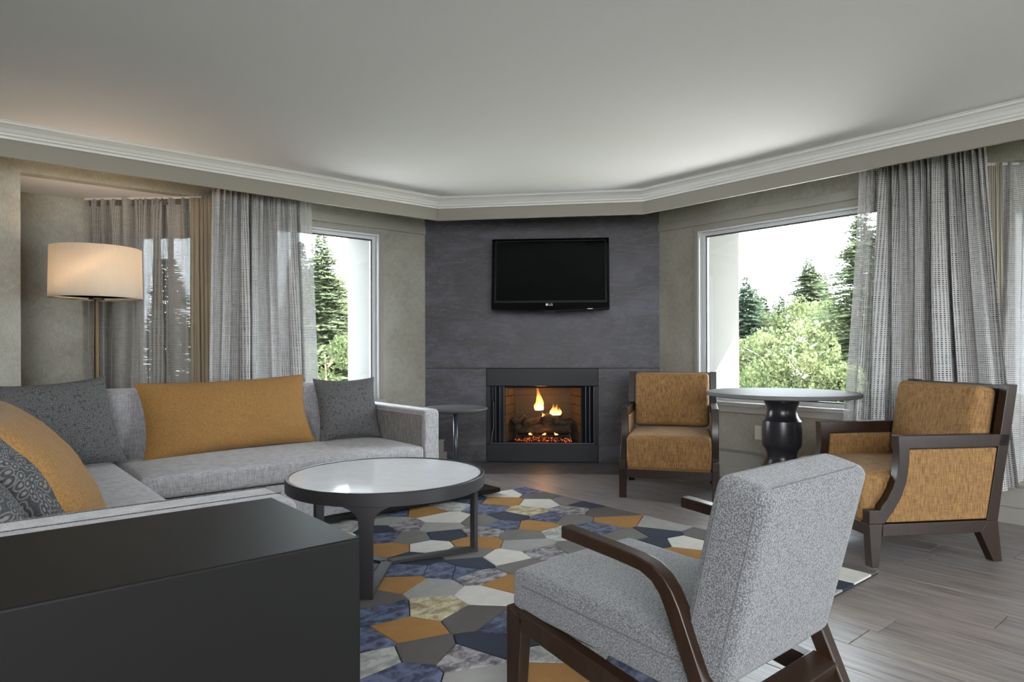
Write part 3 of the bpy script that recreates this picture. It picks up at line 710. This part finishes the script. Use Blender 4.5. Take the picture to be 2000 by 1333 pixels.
# small ring pillow near the right arm
place_pillow('throw_pillow', 'small charcoal ringed pillow beside the right sofa arm', pillow(.47, .46, .15, 3, ear=.10), MT['pat'], (2.17, 4.36, SZ-.012), radians(-17), 0, radians(-4))
place_pillow('lumbar_pillow', 'long mustard lumbar pillow leaning on the sofa back', pillow(1.07, .485, .19, 5, 34, .07), MT['mustard'], (1.375, 4.36, SZ-.012), radians(-19), radians(-1.5), radians(2))
place_pillow('throw_pillow', 'large charcoal ringed pillow in the far corner of the sofa', pillow(.60, .525, .20, 8, ear=.09), MT['pat'], (.46, 4.20, SZ-.012), radians(-24), radians(-3), radians(14))
place_pillow('lumbar_pillow', 'mustard pillow leaning behind the ringed one at the left edge', pillow(.98, .56, .20, 12, 30, .04), MT['mustard'], (.385, 2.70, SZ-.03), radians(-32), 0, radians(86))
place_pillow('throw_pillow', 'charcoal pillow with large rings in front of the mustard one at left', pillow(.52, .52, .17, 15, 30), MT['patbig'], (.27, 2.40, SZ-.01), radians(-28), 0, radians(86))
place_pillow('throw_pillow', 'darkest ringed pillow at the very left edge above the near arm', pillow(.34, .40, .12, 19), MT['patbig'], (.175, 2.16, SZ-.01), radians(-26), 0, radians(100))

# ------------------------------------------------------------------ side table on the platform
tb = thing('side_table', 'small round grey side table standing beyond the right sofa arm', 'table', (2.866, 4.06, .066))
obj('table_top', G().lathe([(0, .552), (.20, .553), (.222, .560), (.236, .570), (.240, .577), (.236, .585), (.226, .588), (0, .588)], n=64), MT['sidet'], tb, smooth=True).data.set_sharp_from_angle(angle=radians(50))
obj('pole', G().lathe([(.017, .005), (.017, .553)], n=20), MT['steel'], tb, smooth=True)
obj('base_plate', G().lathe([(.12, 0), (.12, .006), (.115, .008), (0, .008)], n=40), MT['metal'], tb, smooth=False)

# ------------------------------------------------------------------ floor lamp
lp = thing('floor_lamp', 'floor lamp with a wide cream drum shade on a mottled bronze pole behind the sofa', 'lamp', (.72, 5.11, .0))
shade = NT('cream linen shade'); a = shade.noise(shade.coord(scale=(1, 1, .05)), 260, 2)
cc = shade.mix(a, (.74, .66, .55), (.86, .79, .68)); dif = shade.n('BsdfDiffuse', {'Color': cc}); trl = shade.n('BsdfTranslucent', {'Color': cc}); mx = shade.n('MixShader', {0: .50, 1: dif.outputs[0], 2: trl.outputs[0]})
shade.t.links.new(mx.outputs[0], shade.out.inputs[0]); shade = shade.m
R_ = .268; zs0, zs1 = 1.425, 1.755
obj('lamp_shade', G().lathe([(R_, zs0), (R_-.006, zs1)], n=72) if False else (lambda g: g)(G().lathe([(R_, zs0), (R_-.006, zs1), (R_-.009, zs1), (R_-.003, zs0), (R_, zs0+.0001)], n=72)), shade, lp, smooth=True)
sh = bpy.data.objects['lamp_shade']; fs = [p for p in sh.data.polygons if len(p.vertices) > 4]
bm = bmesh.new(); bm.from_mesh(sh.data); bmesh.ops.delete(bm, geom=[f for f in bm.faces if len(f.verts) > 4], context='FACES'); bm.to_mesh(sh.data); bm.free()
obj('shade_diffuser', G().lathe([(.0, zs0+.02), (.255, zs0+.02)], n=48), shade, lp)
g = G().lathe([(.017, .02), (.016, .5), (.018, .9), (.015, 1.42), (.012, 1.44)], n=16)
g.v = [tuple(Vector(v)*1+Vector((noise.noise(Vector(v)*30)*.004, noise.noise(Vector(v)*30+Vector((9, 0, 0)))*.004, 0))) for v in g.v]
obj('pole', g, MT['bronze'], lp, smooth=True)
obj('socket_plate', G().lathe([(.045, zs0-.006), (.045, zs0+.004), (0, zs0+.004)], n=24), MT['bronze'], lp)
obj('base', G().lathe([(.14, 0), (.14, .015), (.13, .022), (.02, .03), (0, .03)], n=40), MT['bronze'], lp)
l = light('lamp_bulb', 'POINT', (0, 0, 0), 7, (1, .76, .54), shadow_soft_size=.06); l.parent = lp; l.location = (0, 0, zs0+.20)

# ------------------------------------------------------------------ console cabinet, near left
cb = thing('console_cabinet', 'charcoal lacquered console cabinet in the near left corner behind the sofa arm', 'cabinet', (-.3, 1.47, 0))
obj('body', G().box(-1.2, .93, -.244, .244, .02, .70), MT['console'], cb, bevel=.005, seg=3)
obj('plinth', G().box(-1.15, .88, -.2, .2, 0, .02), MT['void'], cb)

# ------------------------------------------------------------------ coffee table
ct_c = Vector((cos(YAW)*-.624-sin(YAW)*3.30, sin(YAW)*-.624+cos(YAW)*3.30))
RUGZ = .018
ct = thing('coffee_table', 'round white marble coffee table with dark metal rim on the patchwork rug', 'table', (ct_c.x, ct_c.y, RUGZ), YAW)
zt = .47-RUGZ; r = .484
obj('rim', G().lathe([(r-.018, zt-.06), (r-.002, zt-.06), (r, zt-.058), (r, zt-.003), (r-.003, zt), (r-.017, zt), (r-.018, zt-.06)], n=96), MT['metal'], ct, smooth=False)
for p in bpy.data.objects['rim'].data.polygons: p.use_smooth = True
bpy.data.objects['rim'].data.set_sharp_from_angle(angle=radians(30))
obj('marble_top', G().lathe([(0, zt-.03), (r-.019, zt-.03), (r-.019, zt-.004), (0, zt-.004)], n=96), MT['marble'], ct)
wl_ = .030
for ang in (-90, 27, 150):
    a = radians(ang)
    # leg blade in plane containing radial direction: strip with flared top; width tangential
    R0 = r-.011; T = Matrix.Rotation(a, 4, 'Z')
    # leg: curved strip following rim near the top (flare)
    g = G(); zs = [0.004, .02, .04, zt-.19, zt-.15, zt-.12, zt-.10, zt-.085, zt-.072, zt-.058]; ws = [wl_]*4+[wl_*1.02, wl_*1.12, wl_*1.35, wl_*1.75, wl_*2.4, wl_*3.6]
    for z, w_ in zip(zs, ws):
        for k in range(-3, 4):
            th_ = w_*k/3/R0
            for rr_ in (R0+.009, R0-.011): g.v.append((rr_*cos(th_), rr_*sin(th_), z))
    nn = 14
    for q in range(len(zs)-1):
        for k in range(6):
            b_ = q*nn+k*2
            g.f.append((b_, b_+2, b_+2+nn, b_+nn)); g.f.append((b_+1, b_+1+nn, b_+3+nn, b_+3))
        for b_ in (q*nn,): g.f.append((b_, b_+nn, b_+1+nn, b_+1))
        for b_ in (q*nn+12,): g.f.append((b_, b_+1, b_+1+nn, b_+nn))
    g.f.append(tuple([k*2 for k in range(7)]+[k*2+1 for k in range(6, -1, -1)])[::-1])
    g.v = [tuple(T @ Vector(v)) for v in g.v]
    obj('leg', g, MT['metal'], ct, bevel=.0015, seg=1)
    g = G().prism([(0, -wl_*.9), (R0-.01, -wl_*.9), (R0+.009, -wl_), (R0+.009, wl_), (R0-.01, wl_*.9), (0, wl_*.9)], .0, .016)
    g.v = [tuple(T @ Vector(v)) for v in g.v]
    obj('foot_bar', g, MT['metal'], ct, bevel=.002, seg=1)

# ------------------------------------------------------------------ pedestal table
pc = Vector((cos(YAW)*1.872-sin(YAW)*4.6, sin(YAW)*1.872+cos(YAW)*4.6))
pt_ = thing('pedestal_table', 'round grey topped dining table on a black turned pedestal by the right window', 'table', (pc.x, pc.y, 0))
obj('table_top', G().lathe([(0, .755), (.478, .755), (.497, .758), (.503, .763), (.503, .780), (.498, .785), (0, .785)], n=96), MT['tabletop'], pt_, bevel=0, smooth=False)
for p in bpy.data.objects['table_top.001'].data.polygons: p.use_smooth = True
bpy.data.objects['table_top.001'].data.set_sharp_from_angle(angle=radians(30))
def pzz(py): return CH-(py-682.7)/1294*4.6
prof = [(.26, 0), (.26, .015), (.23, .03), (.15, .08), (.112, .15), (.100, .20), (.098, .24)]
pp_ = [(924, .150), (916, .140), (905, .116), (893, .096), (885, .098), (878, .108), (871, .126), (868, .128), (866, .130), (842, .132), (826, .128), (822, .126), (819, .117), (812, .104), (803, .097), (795, .100), (788, .114), (784, .117)]
prof = [(.27, 0), (.27, .018), (.25, .03), (.20, .07)]+[(r_, pzz(y_)) for y_, r_ in pp_ if pzz(y_) < .754]+[(.117, .755)]
ped = obj('pedestal', G().lathe(prof, n=72), MT['pedestal'], pt_, smooth=True)
ped.data.set_sharp_from_angle(angle=radians(30))

# ------------------------------------------------------------------ ochre armchairs
def armchair(loc, rz, label):
    t = thing('armchair', label, 'armchair', loc, rz, 'ochre wood-framed armchairs')
    W = .70; F = .050
    Y = lambda s: s-.38
    for sgn in (-1, 1):
        xo = sgn*W/2; xi = xo-sgn*F; lo, hi = min(xo, xi), max(xo, xi)
        P_ = lambda pts: [(Y(s), z) for s, z in pts]
        # arm with curved front post
        cur_out = [(.155, .565), (.153, .50), (.142, .44), (.120, .385), (.09, .335), (.061, .300), (.055, .283)]
        cur_in = [(.075, .214), (.125, .275), (.168, .345), (.192, .41), (.206, .48), (.214, .582)]
        obj('arm', G().prism(P_([(.150, .648), (.775, .648), (.765, .582), (.214, .582)]+cur_in[::-1][1:]+[(-.008, .214), (-.008, .283)]+cur_out[::-1]), lo, hi, 'x'), MT['wood'], t, bevel=.004)
        obj('leg', G().prism(P_([(-.008, .214), (.066, .214), (.045, 0), (.006, 0)]), lo, hi, 'x'), MT['wood'], t, bevel=.003)
        obj('leg', G().prism(P_([(.646, .21), (.705, .21), (.728, 0), (.680, 0), (.605, .15)]), lo, hi, 'x'), MT['wood'], t, bevel=.003)
        obj('back_post', G().prism(P_([(.640, .21), (.705, .21), (.735, .40), (.78, .65), (.82, .897), (.763, .897), (.72, .65), (.68, .42)]), lo, hi, 'x'), MT['wood'], t, bevel=.003)
        obj('side_rail', G().prism(P_([(.064, .152), (.612, .152), (.645, .213), (.066, .213)]), lo, hi, 'x'), MT['wood'], t, bevel=.003)
        pl, ph_ = min(xo-sgn*.006, xi-sgn*.004), max(xo-sgn*.006, xi-sgn*.004)
        obj('side_panel', G().prism(P_([(.078, .218), (.125, .277), (.170, .347), (.196, .41), (.209, .48), (.217, .578), (.707, .578), (.648, .218)]), pl, ph_, 'x'), MT['ochre'], t, bevel=.006)
    xi = W/2-F
    obj('front_rail', G().box(-xi, xi, Y(.005), Y(.03), .150, .212), MT['wood'], t, bevel=.003)
    obj('back_rail', G().box(-xi, xi, Y(.66), Y(.69), .150, .215), MT['wood'], t, bevel=.003)
    th_ = atan2(.763-.70, .897-.56)
    # back board behind the cushion
    obj('back_board', G().prism([(Y(.700), .43), (Y(.775), .893), (Y(.810), .893), (Y(.735), .43)], -xi, xi, 'x'), MT['wood'], t, bevel=.003)
    bm = cushion(2*xi-.006, .665, .235, .035, 12, .03)
    o = obj('seat', bm, MT['ochre'], t, smooth=True); o.location = (0, Y(-.012+.3325), .214)
    obj('seat_welt', G().tube([(-xi+.03, Y(-.013), .415), (xi-.03, Y(-.013), .415)], .0025, 6).tube([(-xi+.01, Y(-.013), .219), (xi-.01, Y(-.013), .219)], .0035, 6), MT['mustard'], t)
    bm = cushion(2*xi-.02, .43, .125, .04, 12, .022)
    o = obj('back_cushion', bm, MT['ochrey'], t, smooth=True)
    o.rotation_euler = (radians(90)-atan2(.075, .463), 0, 0); o.location = (0, Y(.735), .665)
    bpy.context.view_layer.update()
    return t
c1 = armchair((4.221, 3.12, 0), radians(-55.8), 'ochre armchair facing the camera between fireplace and pedestal table')
c2 = armchair((3.962, 1.453, 0), radians(-122.3), 'ochre armchair seen from its side at the right beside the curtain')

# ------------------------------------------------------------------ grey lounge chair
lc = thing('lounge_chair', 'grey upholstered lounge chair with bent dark wood arms seen from behind', 'chair', (1.545, 1.10, 0))
# local y = room y - 1.10 ; local x = room x - 1.545 ; chair faces +y
hwid = .290; aw = .042
yy = lambda y: y-1.10
def arc(c, r0, a0, a1, k=7): return [(c[0]+r0*cos(radians(a0+(a1-a0)*i/(k-1))), c[1]+r0*sin(radians(a0+(a1-a0)*i/(k-1)))) for i in range(k)]
for sgn in (-1, 1):
    lo, hi = sorted((sgn*hwid, sgn*(hwid-aw)))
    # outer outline of the bent arm/leg (y,z): front end -> bend -> foot
    o1 = [(1.288, .603), (1.02, .580)]; cen = (1.012, .478)
    outl = [(1.288, .604), (1.10, .590)]+[(1.03+.0, .583), (.985, .574), (.950, .553), (.925, .525), (.905, .490), (.69, 0)]
    inl = [(.735, 0), (.945, .475), (.962, .508), (.985, .533), (1.02, .549), (1.10, .557), (1.288, .570)]
    obj('arm', G().prism([(yy(a_), b_) for a_, b_ in outl+inl], lo, hi, 'x'), MT['wood'], lc, bevel=.005, seg=3)
    zoff = RUGZ+.001
    obj('leg', G().prism([(yy(1.52), .322), (yy(1.52), zoff), (yy(1.475), zoff), (yy(1.45), .30)], lo, hi, 'x'), MT['wood'], lc, bevel=.004)
    obj('side_rail', G().prism([(yy(1.47), .318), (yy(.86), .232), (yy(.83), .165), (yy(1.455), .262)], lo, hi, 'x'), MT['wood'], lc, bevel=.004)
xi = hwid-aw
obj('front_rail', G().box(-xi, xi, yy(1.47), yy(1.505), .25, .315), MT['wood'], lc, bevel=.003)
obj('stretcher', G().prism([(yy(.79), .245), (yy(.855), .262), (yy(.865), .222), (yy(.80), .20)], -xi, xi, 'x'), MT['wood'], lc, bevel=.004)
bm = cushion(.535, .66, .118, .026, 14, .014)
o = obj('seat', bm, MT['grey'], lc, smooth=True); o.location = (0, yy(1.195), .292); o.rotation_euler = (radians(2.6), 0, 0)
sg = G().tube([(-.262, yy(1.50), .383), (-.2685, yy(1.47), .386), (-.2685, yy(.92), .360)], .0016, 6).tube([(-.24, yy(1.523), .384), (.24, yy(1.523), .384)], .0016, 6)
obj('seam', sg, plain('grey seat seam', (.11, .11, .115), .9), lc)
bm = cushion(.51, .470, .128, .036, 14, .014)
o = obj('backrest', bm, MT['grey'], lc, smooth=True)
o.rotation_euler = (radians(-90)-radians(13.6)+pi, 0, 0); 
# cushion local z (thickness) points forward (+y) and its y runs up the back
th_ = radians(13.6); up = Vector((0, -sin(th_), cos(th_))); fw = Vector((0, cos(th_), sin(th_)))
M3 = Matrix(((1, 0, 0), (0, up.y, fw.y), (0, up.z, fw.z))); M3 = Matrix(((-1, 0, 0), (0, up.y, fw.y), (0, up.z, fw.z)))
base = Vector((-.008, yy(.758), .552))
o.matrix_local = Matrix.Translation(base) @ M3.to_4x4()
def on_back(p): return tuple(base+M3 @ Vector(p))
e_ = .232; x_ = .254
g = G()
for zz_ in (.020, .108):
    ring = [(-x_+.012, -e_+.02, zz_), (-x_, -e_+.05, zz_), (-x_, e_-.05, zz_), (-x_+.012, e_-.02, zz_), (-x_+.05, e_+.001, zz_), (x_-.05, e_+.001, zz_), (x_-.012, e_-.02, zz_), (x_, e_-.05, zz_), (x_, -e_+.05, zz_)]
    g.tube([on_back(p) for p in ring], .0018, 6)
obj('seam', g, plain('dark grey seam', (.12, .12, .125), .9), lc)

# ------------------------------------------------------------------ wall outlet
q = at(1482, 846, D=1); r_ = (1482-1000)/1294; dx = cos(YAW)*r_-sin(YAW); D = XW/dx; q = at(1482, 846, D=D)
ou = thing('wall_outlet', 'white outlet plate on the right wall left of the black pedestal', 'outlet', (XW, q.y, q.z), -pi/2)
obj('cover_plate', G().box(-.035, .035, -.007, -.001, -.058, .058), MT['white'], ou, bevel=.003)
for dz in (-.024, .024):
    obj('socket', G().box(-.017, .017, -.009, -.006, dz-.014, dz+.014), MT['silver'], ou, bevel=.002)

# ------------------------------------------------------------------ rug
RX0, RX1, RY0, RY1 = .66, 3.385, 1.30, 3.865
rug = thing('patchwork_rug', 'patchwork rug of cream, ochre, navy and grey shapes under the coffee table', 'rug', (0, 0, 0))
obj('backing', G().box(RX0, RX1, RY0, RY1, .001, .007), plain('dark rug backing', (.025, .024, .025), .95), rug)
RC = dict(W=m_rug('ivory pile', (.66, .635, .59)), S=m_rug('silver grey pile', (.33, .325, .31)), G=m_rug('grey taupe pile', (.165, .155, .145)), T=m_rug('dark taupe pile', (.105, .093, .088)),
          O=m_rug('ochre pile', (.35, .175, .045)), N=m_rug('navy pile', (.018, .026, .052)), M=m_rug('mottled blue viscose', (.020, .026, .060), (.15, .18, .30)),
          P=m_rug('mottled mauve grey viscose', (.085, .078, .088), (.42, .40, .42)), Y=m_rug('mottled gold viscose', (.62, .58, .40), (.26, .19, .09)), L=m_rug('mottled silver viscose', (.50, .50, .47), (.24, .25, .25)))
Z6 = '''W 775 92;M 905 80;T 960 103;O 755 135;W 965 143;G 1110 133;N 1195 150;Y 880 187;P 1130 180;T 1290 192;O 1350 240;S 1605 262;N 1570 300;M 1262 272;W 1720 355;O 1690 408;N 1560 352;G 1435 312;S 1790 480;
M 1005 220;G 1125 230;N 800 213;M 680 172;M 570 128;L 490 155;O 340 185;M 185 190;W 460 225;G 655 238;S 430 270;N 110 282;P 232 265;M 125 322;G 270 325;N 465 308;P 650 292;M 765 258;O 932 262;G 865 312;L 1075 300;S 895 360;P 1000 402;G 1150 385;
S 140 242;G 78 208;O 158 388;W 375 378;O 620 352;N 300 435;G 560 405;W 778 435;N 590 466;M 465 500;G 862 475;P 645 530;S 385 590;O 215 565;M 235 500;W 665 625;O 775 570;Y 405 692;T 60 660;M 125 712;O 250 812;T 620 745;M 775 780;N 700 890;T 330 925;P 580 965;L 85 965;M 240 1055;M 30 885;S 640 1065;O 1010 1040;L 1010 935;N 930 850;M 540 500'''
seeds = []
for tok in Z6.replace('\n', '').split(';'):
    k_, a_, b_ = tok.split(); p = at(700+float(a_)/2.703, 930+float(b_)/2.703, z=RUGZ); seeds.append((p.x, p.y, k_))
for k_, a_, b_ in (('W', 1650, 1122), ('T', 1685, 1106), ('S', 1637, 1160), ('N', 1618, 1143), ('T', 1590, 1085), ('L', 662, 1030), ('N', 640, 1012), ('O', 1560, 1180), ('P', 1500, 1100), ('S', 1450, 1130)):
    p = at(a_, b_, z=RUGZ); seeds.append((p.x, p.y, k_))
rg = random.Random(12); keys = list('WSGTONMPYL')+['W', 'S', 'G', 'O', 'M']
for _ in range(6000):
    x, y = rg.uniform(RX0+.02, RX1-.02), rg.uniform(RY0+.02, RY1-.02)
    if min(hypot(x-a_, y-b_) for a_, b_, _k in seeds) > .235:
        nb = [k_ for a_, b_, k_ in seeds if hypot(x-a_, y-b_) < .5]; c_ = [k_ for k_ in keys if k_ not in nb] or keys
        seeds.append((x, y, rg.choice(c_)))
seeds = [s_ for s_ in seeds if RX0-.1 < s_[0] < RX1+.05 and RY0-.1 < s_[1] < RY1+.1]
def clip(poly, nx, ny, c):
    out = []
    for i in range(len(poly)):
        a_, b_ = poly[i], poly[(i+1) % len(poly)]; da = nx*a_[0]+ny*a_[1]-c; db = nx*b_[0]+ny*b_[1]-c
        if da <= 0: out.append(a_)
        if da*db < 0: t = da/(da-db); out.append((a_[0]+(b_[0]-a_[0])*t, a_[1]+(b_[1]-a_[1])*t))
    return out
for i, (x, y, k_) in enumerate(seeds):
    poly = [(RX0, RY0), (RX1, RY0), (RX1, RY1), (RX0, RY1)]
    for jx, (x2, y2, _) in enumerate(seeds):
        if jx == i or abs(x2-x) > 1.3 or abs(y2-y) > 1.3: continue
        nx, ny = x2-x, y2-y; L = hypot(nx, ny)
        if L < 1e-5: continue
        nx /= L; ny /= L; c = nx*(x+x2)/2+ny*(y+y2)/2-.0022
        poly = clip(poly, nx, ny, c)
        if len(poly) < 3: break
    if len(poly) < 3: continue
    cx_ = sum(p[0] for p in poly)/len(poly); cy_ = sum(p[1] for p in poly)/len(poly)
    area = abs(sum(poly[q_][0]*poly[(q_+1) % len(poly)][1]-poly[(q_+1) % len(poly)][0]*poly[q_][1] for q_ in range(len(poly))))/2
    if area < .0006: continue
    # drop coincident points
    pl = [p for q_, p in enumerate(poly) if hypot(p[0]-poly[q_-1][0], p[1]-poly[q_-1][1]) > .004]
    if len(pl) < 3: continue
    obj('patch', G().prism([(p[0]-cx_, p[1]-cy_) for p in pl], .0, RUGZ-.007), RC[k_], rug, bevel=.003, seg=2, loc=(cx_, cy_, .007))

# ------------------------------------------------------------------ outside: ground and trees
gm = NT('rough grass'); a = gm.noise(gm.coord(), .6, 5); gm.P(Base_Color=gm.ramp(a, [(.4, (.05, .075, .02)), (.6, (.10, .12, .045))]), Roughness=1)
o = obj('ground', G().box(-10, 90, -40, 90, -4.4, -4.0), gm.m); o['kind'] = 'structure'; o['category'] = 'ground'; o['label'] = 'grassy ground outside below the windows'
tr_ = obj('bounce_slab', G().box(5.85, 10.3, -6, 10.5, -.9, -.75), plain('pale daylight reflector', (.82, .78, .75), .9, var=.1)); tr_['kind'] = 'structure'; tr_['category'] = 'bounce_slab'; tr_['label'] = 'pale unseen slab added below the right windows to bounce daylight'  # out of view, added to bounce daylight up onto the ceiling
tr_ = obj('bounce_slab', G().box(-6, 5.8, 6.1, 10, -.9, -.75), plain('grey daylight reflector', (.55, .53, .51), .9, var=.1)); tr_['kind'] = 'structure'; tr_['category'] = 'bounce_slab'; tr_['label'] = 'grey unseen slab added below the left windows to bounce daylight'  # darker unseen reflector added for the left side
bark = plain('brown bark', (.09, .065, .045), .9, var=.4)
birch = NT('white aspen bark'); a = birch.noise(birch.coord(scale=(2, 2, 14)), 3, 4); birch.P(Base_Color=birch.ramp(a, [(.36, (.06, .055, .05)), (.44, (.52, .51, .47))]), Roughness=.8); birch = birch.m
LFC = m_leaf('spruce needles', (.042, .058, .034), (.080, .098, .056), (.125, .142, .08))
LFC2 = m_leaf('blue green needles', (.034, .052, .040), (.062, .085, .060), (.095, .12, .078))
LFA = m_leaf('aspen leaves', (.038, .048, .022), (.068, .082, .038), (.115, .126, .064))
LFB = m_leaf('shrub leaves', (.024, .033, .016), (.045, .057, .026), (.075, .088, .042))
def conifer(loc, H, R, seed, mat, label, dens=1.0, twig=.20):
    rnd = random.Random(seed); t = thing('conifer_tree', label, 'tree', loc)
    obj('trunk', G().tube([(0, 0, -.1), (0.02*H*.1, 0, H*.5), (0, 0, H)], [.018*H, .010*H, .002], 8), bark, t)
    g = G(); z = H*.10
    while z < H*.99:
        f = 1-z/H; rad = R*(f**.74)*rnd.uniform(.6, 1.2)+.035
        nb = max(8, int((12+6*f)*dens))
        for b_ in range(nb):
            a = rnd.uniform(0, 2*pi); rl = rad*rnd.uniform(.65, 1.15); ca, sa = cos(a), sin(a)
            nt_ = max(3, int(rl/(twig*.26)))
            for k in range(nt_):
                q = (k+.6)/nt_; p = Vector((ca*rl*q, sa*rl*q, z+rl*(.10*q-.38*q*q+.22*q**3)*1.1))
                for sd in (-1, 1):
                    d_ = Vector((ca*.65-sd*sa*.75, sa*.65+sd*ca*.75, rnd.uniform(-.15, .35))).normalized(); L = twig*(1.15-.6*q)*rnd.uniform(.7, 1.25)*min(1, .50+4*f)
                    u_ = Vector((rnd.uniform(-.4, .4), rnd.uniform(-.4, .4), 1)).cross(d_).normalized()*L*.18
                    e = p+d_*L; g.add([p-u_*.5, p+d_*L*.5-u_, e, p+d_*L*.5+u_], [(0, 1, 2, 3)])
        z += H*.0085*(1.0+1.0*f)/dens**.5
    o = obj('foliage', g, mat, t); o['kind'] = 'stuff'
    return t
def broadleaf(loc, H, R, seed, mat, label, name='aspen_tree', nleaf=16000, leaf=.055, base=.25, tb_=None, cat='tree'):
    rnd = random.Random(seed); t = thing(name, label, cat, loc)
    g = G(); lean = rnd.uniform(-.03, .03)
    g.tube([(0, 0, -.1), (lean*H*.5, 0, H*.45), (lean*H, .02*H, H*.92)], [.011*H+.03, .008*H+.012, .010], 8)
    cl = []
    for k in range(26):
        zz = H*rnd.uniform(base, .97); f = (zz/H-base)/(1-base); rad = R*sin(pi*min(1, .18+.78*f))**.7*rnd.uniform(.35, 1); a = rnd.uniform(0, 2*pi)
        c = Vector((lean*zz+rad*cos(a), rad*sin(a), zz)); cl.append((c, R*rnd.uniform(.22, .42)))
        p0 = Vector((lean*zz, 0, max(.1*H, zz-rad*.7))); g.tube([p0, p0.lerp(c, .55)+Vector((0, 0, .05*R)), c], [.012+.002*H*.3, .010, .004], 5, False)
    obj('trunk', g, tb_ or birch, t)
    g = G()
    for k in range(nleaf):
        c, r_ = cl[rnd.randrange(len(cl))]; d_ = Vector((rnd.gauss(0, 1), rnd.gauss(0, 1), rnd.gauss(0, .8))).normalized()*r_*rnd.random()**.4
        p = c+d_; n_ = Vector((rnd.uniform(-1, 1), rnd.uniform(-1, 1), rnd.uniform(-.3, 1))).normalized(); u_ = n_.orthogonal().normalized()*leaf*rnd.uniform(.4, .75); v_ = n_.cross(u_)*.8
        g.add([p-u_, p-v_, p+u_, p+v_], [(0, 1, 2, 3)])
    o = obj('foliage', g, mat, t); o['kind'] = 'stuff'
    return t
def place(px, D): p = at(px, 700, D=D); return (p.x, p.y, -4.0)
def tipH(py, D): return CH+(684.4-py)/1294*D+4.0
# left window
conifer(place(628, 13), tipH(450, 13), 2.5, 1, LFC, 'tall spruce filling the left window beside the curtain', 1.35, .18)
conifer(place(664, 15), tipH(540, 15), 2.6, 2, LFC, 'lower spruce beside the stucco reveal in the left window', 1.3, .18)
conifer(place(585, 16), tipH(470, 16), 1.5, 3, LFC2, 'spruce seen through the edge of the left curtain', 1.0, .28)
broadleaf(place(650, 11), tipH(640, 11), 1.0, 4, LFB, 'leafy shrub at the foot of the left window view', 'leafy_shrub', 12000, .05, .2, bark, 'shrub')
conifer(place(330, 12), tipH(500, 12), 1.5, 5, LFC2, 'spruce outside the alcove window', .9, .28)
# right window
cs = [(1580, 503, 27, 3.6, LFC, 'tallest pine rising in the middle of the right window'), (1608, 533, 29, 2.0, LFC2, 'slim pine just right of the tallest pine'), (1457, 541, 24, 2.2, LFC2, 'dark pine touching the stucco reveal in the right window'),
      (1474, 564, 25, 2.0, LFC2, 'second pine from the stucco reveal in the right window'), (1491, 578, 27, 2.2, LFC, 'short pine left of the gap in the tree line'), (1527, 574, 33, .9, LFC2, 'thin sparse pine in the gap of the tree line'), (1514, 588, 35, .8, LFC2, 'smallest pine tip in the gap of the tree line'),
      (1682, 400, 14, 2.6, LFC, 'near spruce with long boughs at the curtain edge'), (1740, 380, 18, 2.2, LFC2, 'spruce seen through the right sheer curtain'), (1475, 640, 19, 1.0, LFC2, 'dark low spruce behind the pale aspens'), (1600, 650, 20, 1.1, LFC2, 'dark young spruce right of the white trunk')]
for k, (px_, py_, D_, R2, m_, lb) in enumerate(cs):
    conifer(place(px_, D_), tipH(py_, D_), R2, 40+k, m_, lb, 1.35, .24 if D_ > 20 else .18)
bs = [(1553, 625, 11.0, .55, LFA, 'aspen with a clear white trunk behind the table'), (1513, 650, 13.2, .8, LFA, 'aspen with a forked trunk left of the white trunk'), (1612, 592, 21, 1.8, LFA, 'broad yellow green aspen right of centre'), (1640, 600, 18, 1.6, LFA, 'yellow green aspen in front of the near spruce'),
      (1465, 655, 17, 1.3, LFA, 'pale aspen low beside the stucco reveal'), (1530, 632, 24, 2.0, LFB, 'green broadleaf tree behind the aspens'), (1575, 690, 13, 1.2, LFB, 'dark green bush low in the right window'), (1625, 720, 12, 1.0, LFA, 'yellow bush just above the table top'), (1470, 730, 12, 1.0, LFB, 'grey green bush low beside the reveal'), (1720, 620, 16, 2.0, LFA, 'aspen seen through the right sheer curtain'), (1520, 745, 11, .9, LFB, 'small bush behind the table top')]
for k, (px_, py_, D_, R2, m_, lb) in enumerate(bs):
    br = 'bush' in lb
    broadleaf(place(px_, D_), tipH(py_, D_), R2, 70+k, m_, lb, 'leafy_shrub' if br else 'aspen_tree', 2600 if 'trunk' in lb else 15000, .055 if D_ < 15 else .08, (.84 if 'trunk' in lb else .35 if D_ > 15 else .3), bark if br else birch, 'shrub' if br else 'tree')
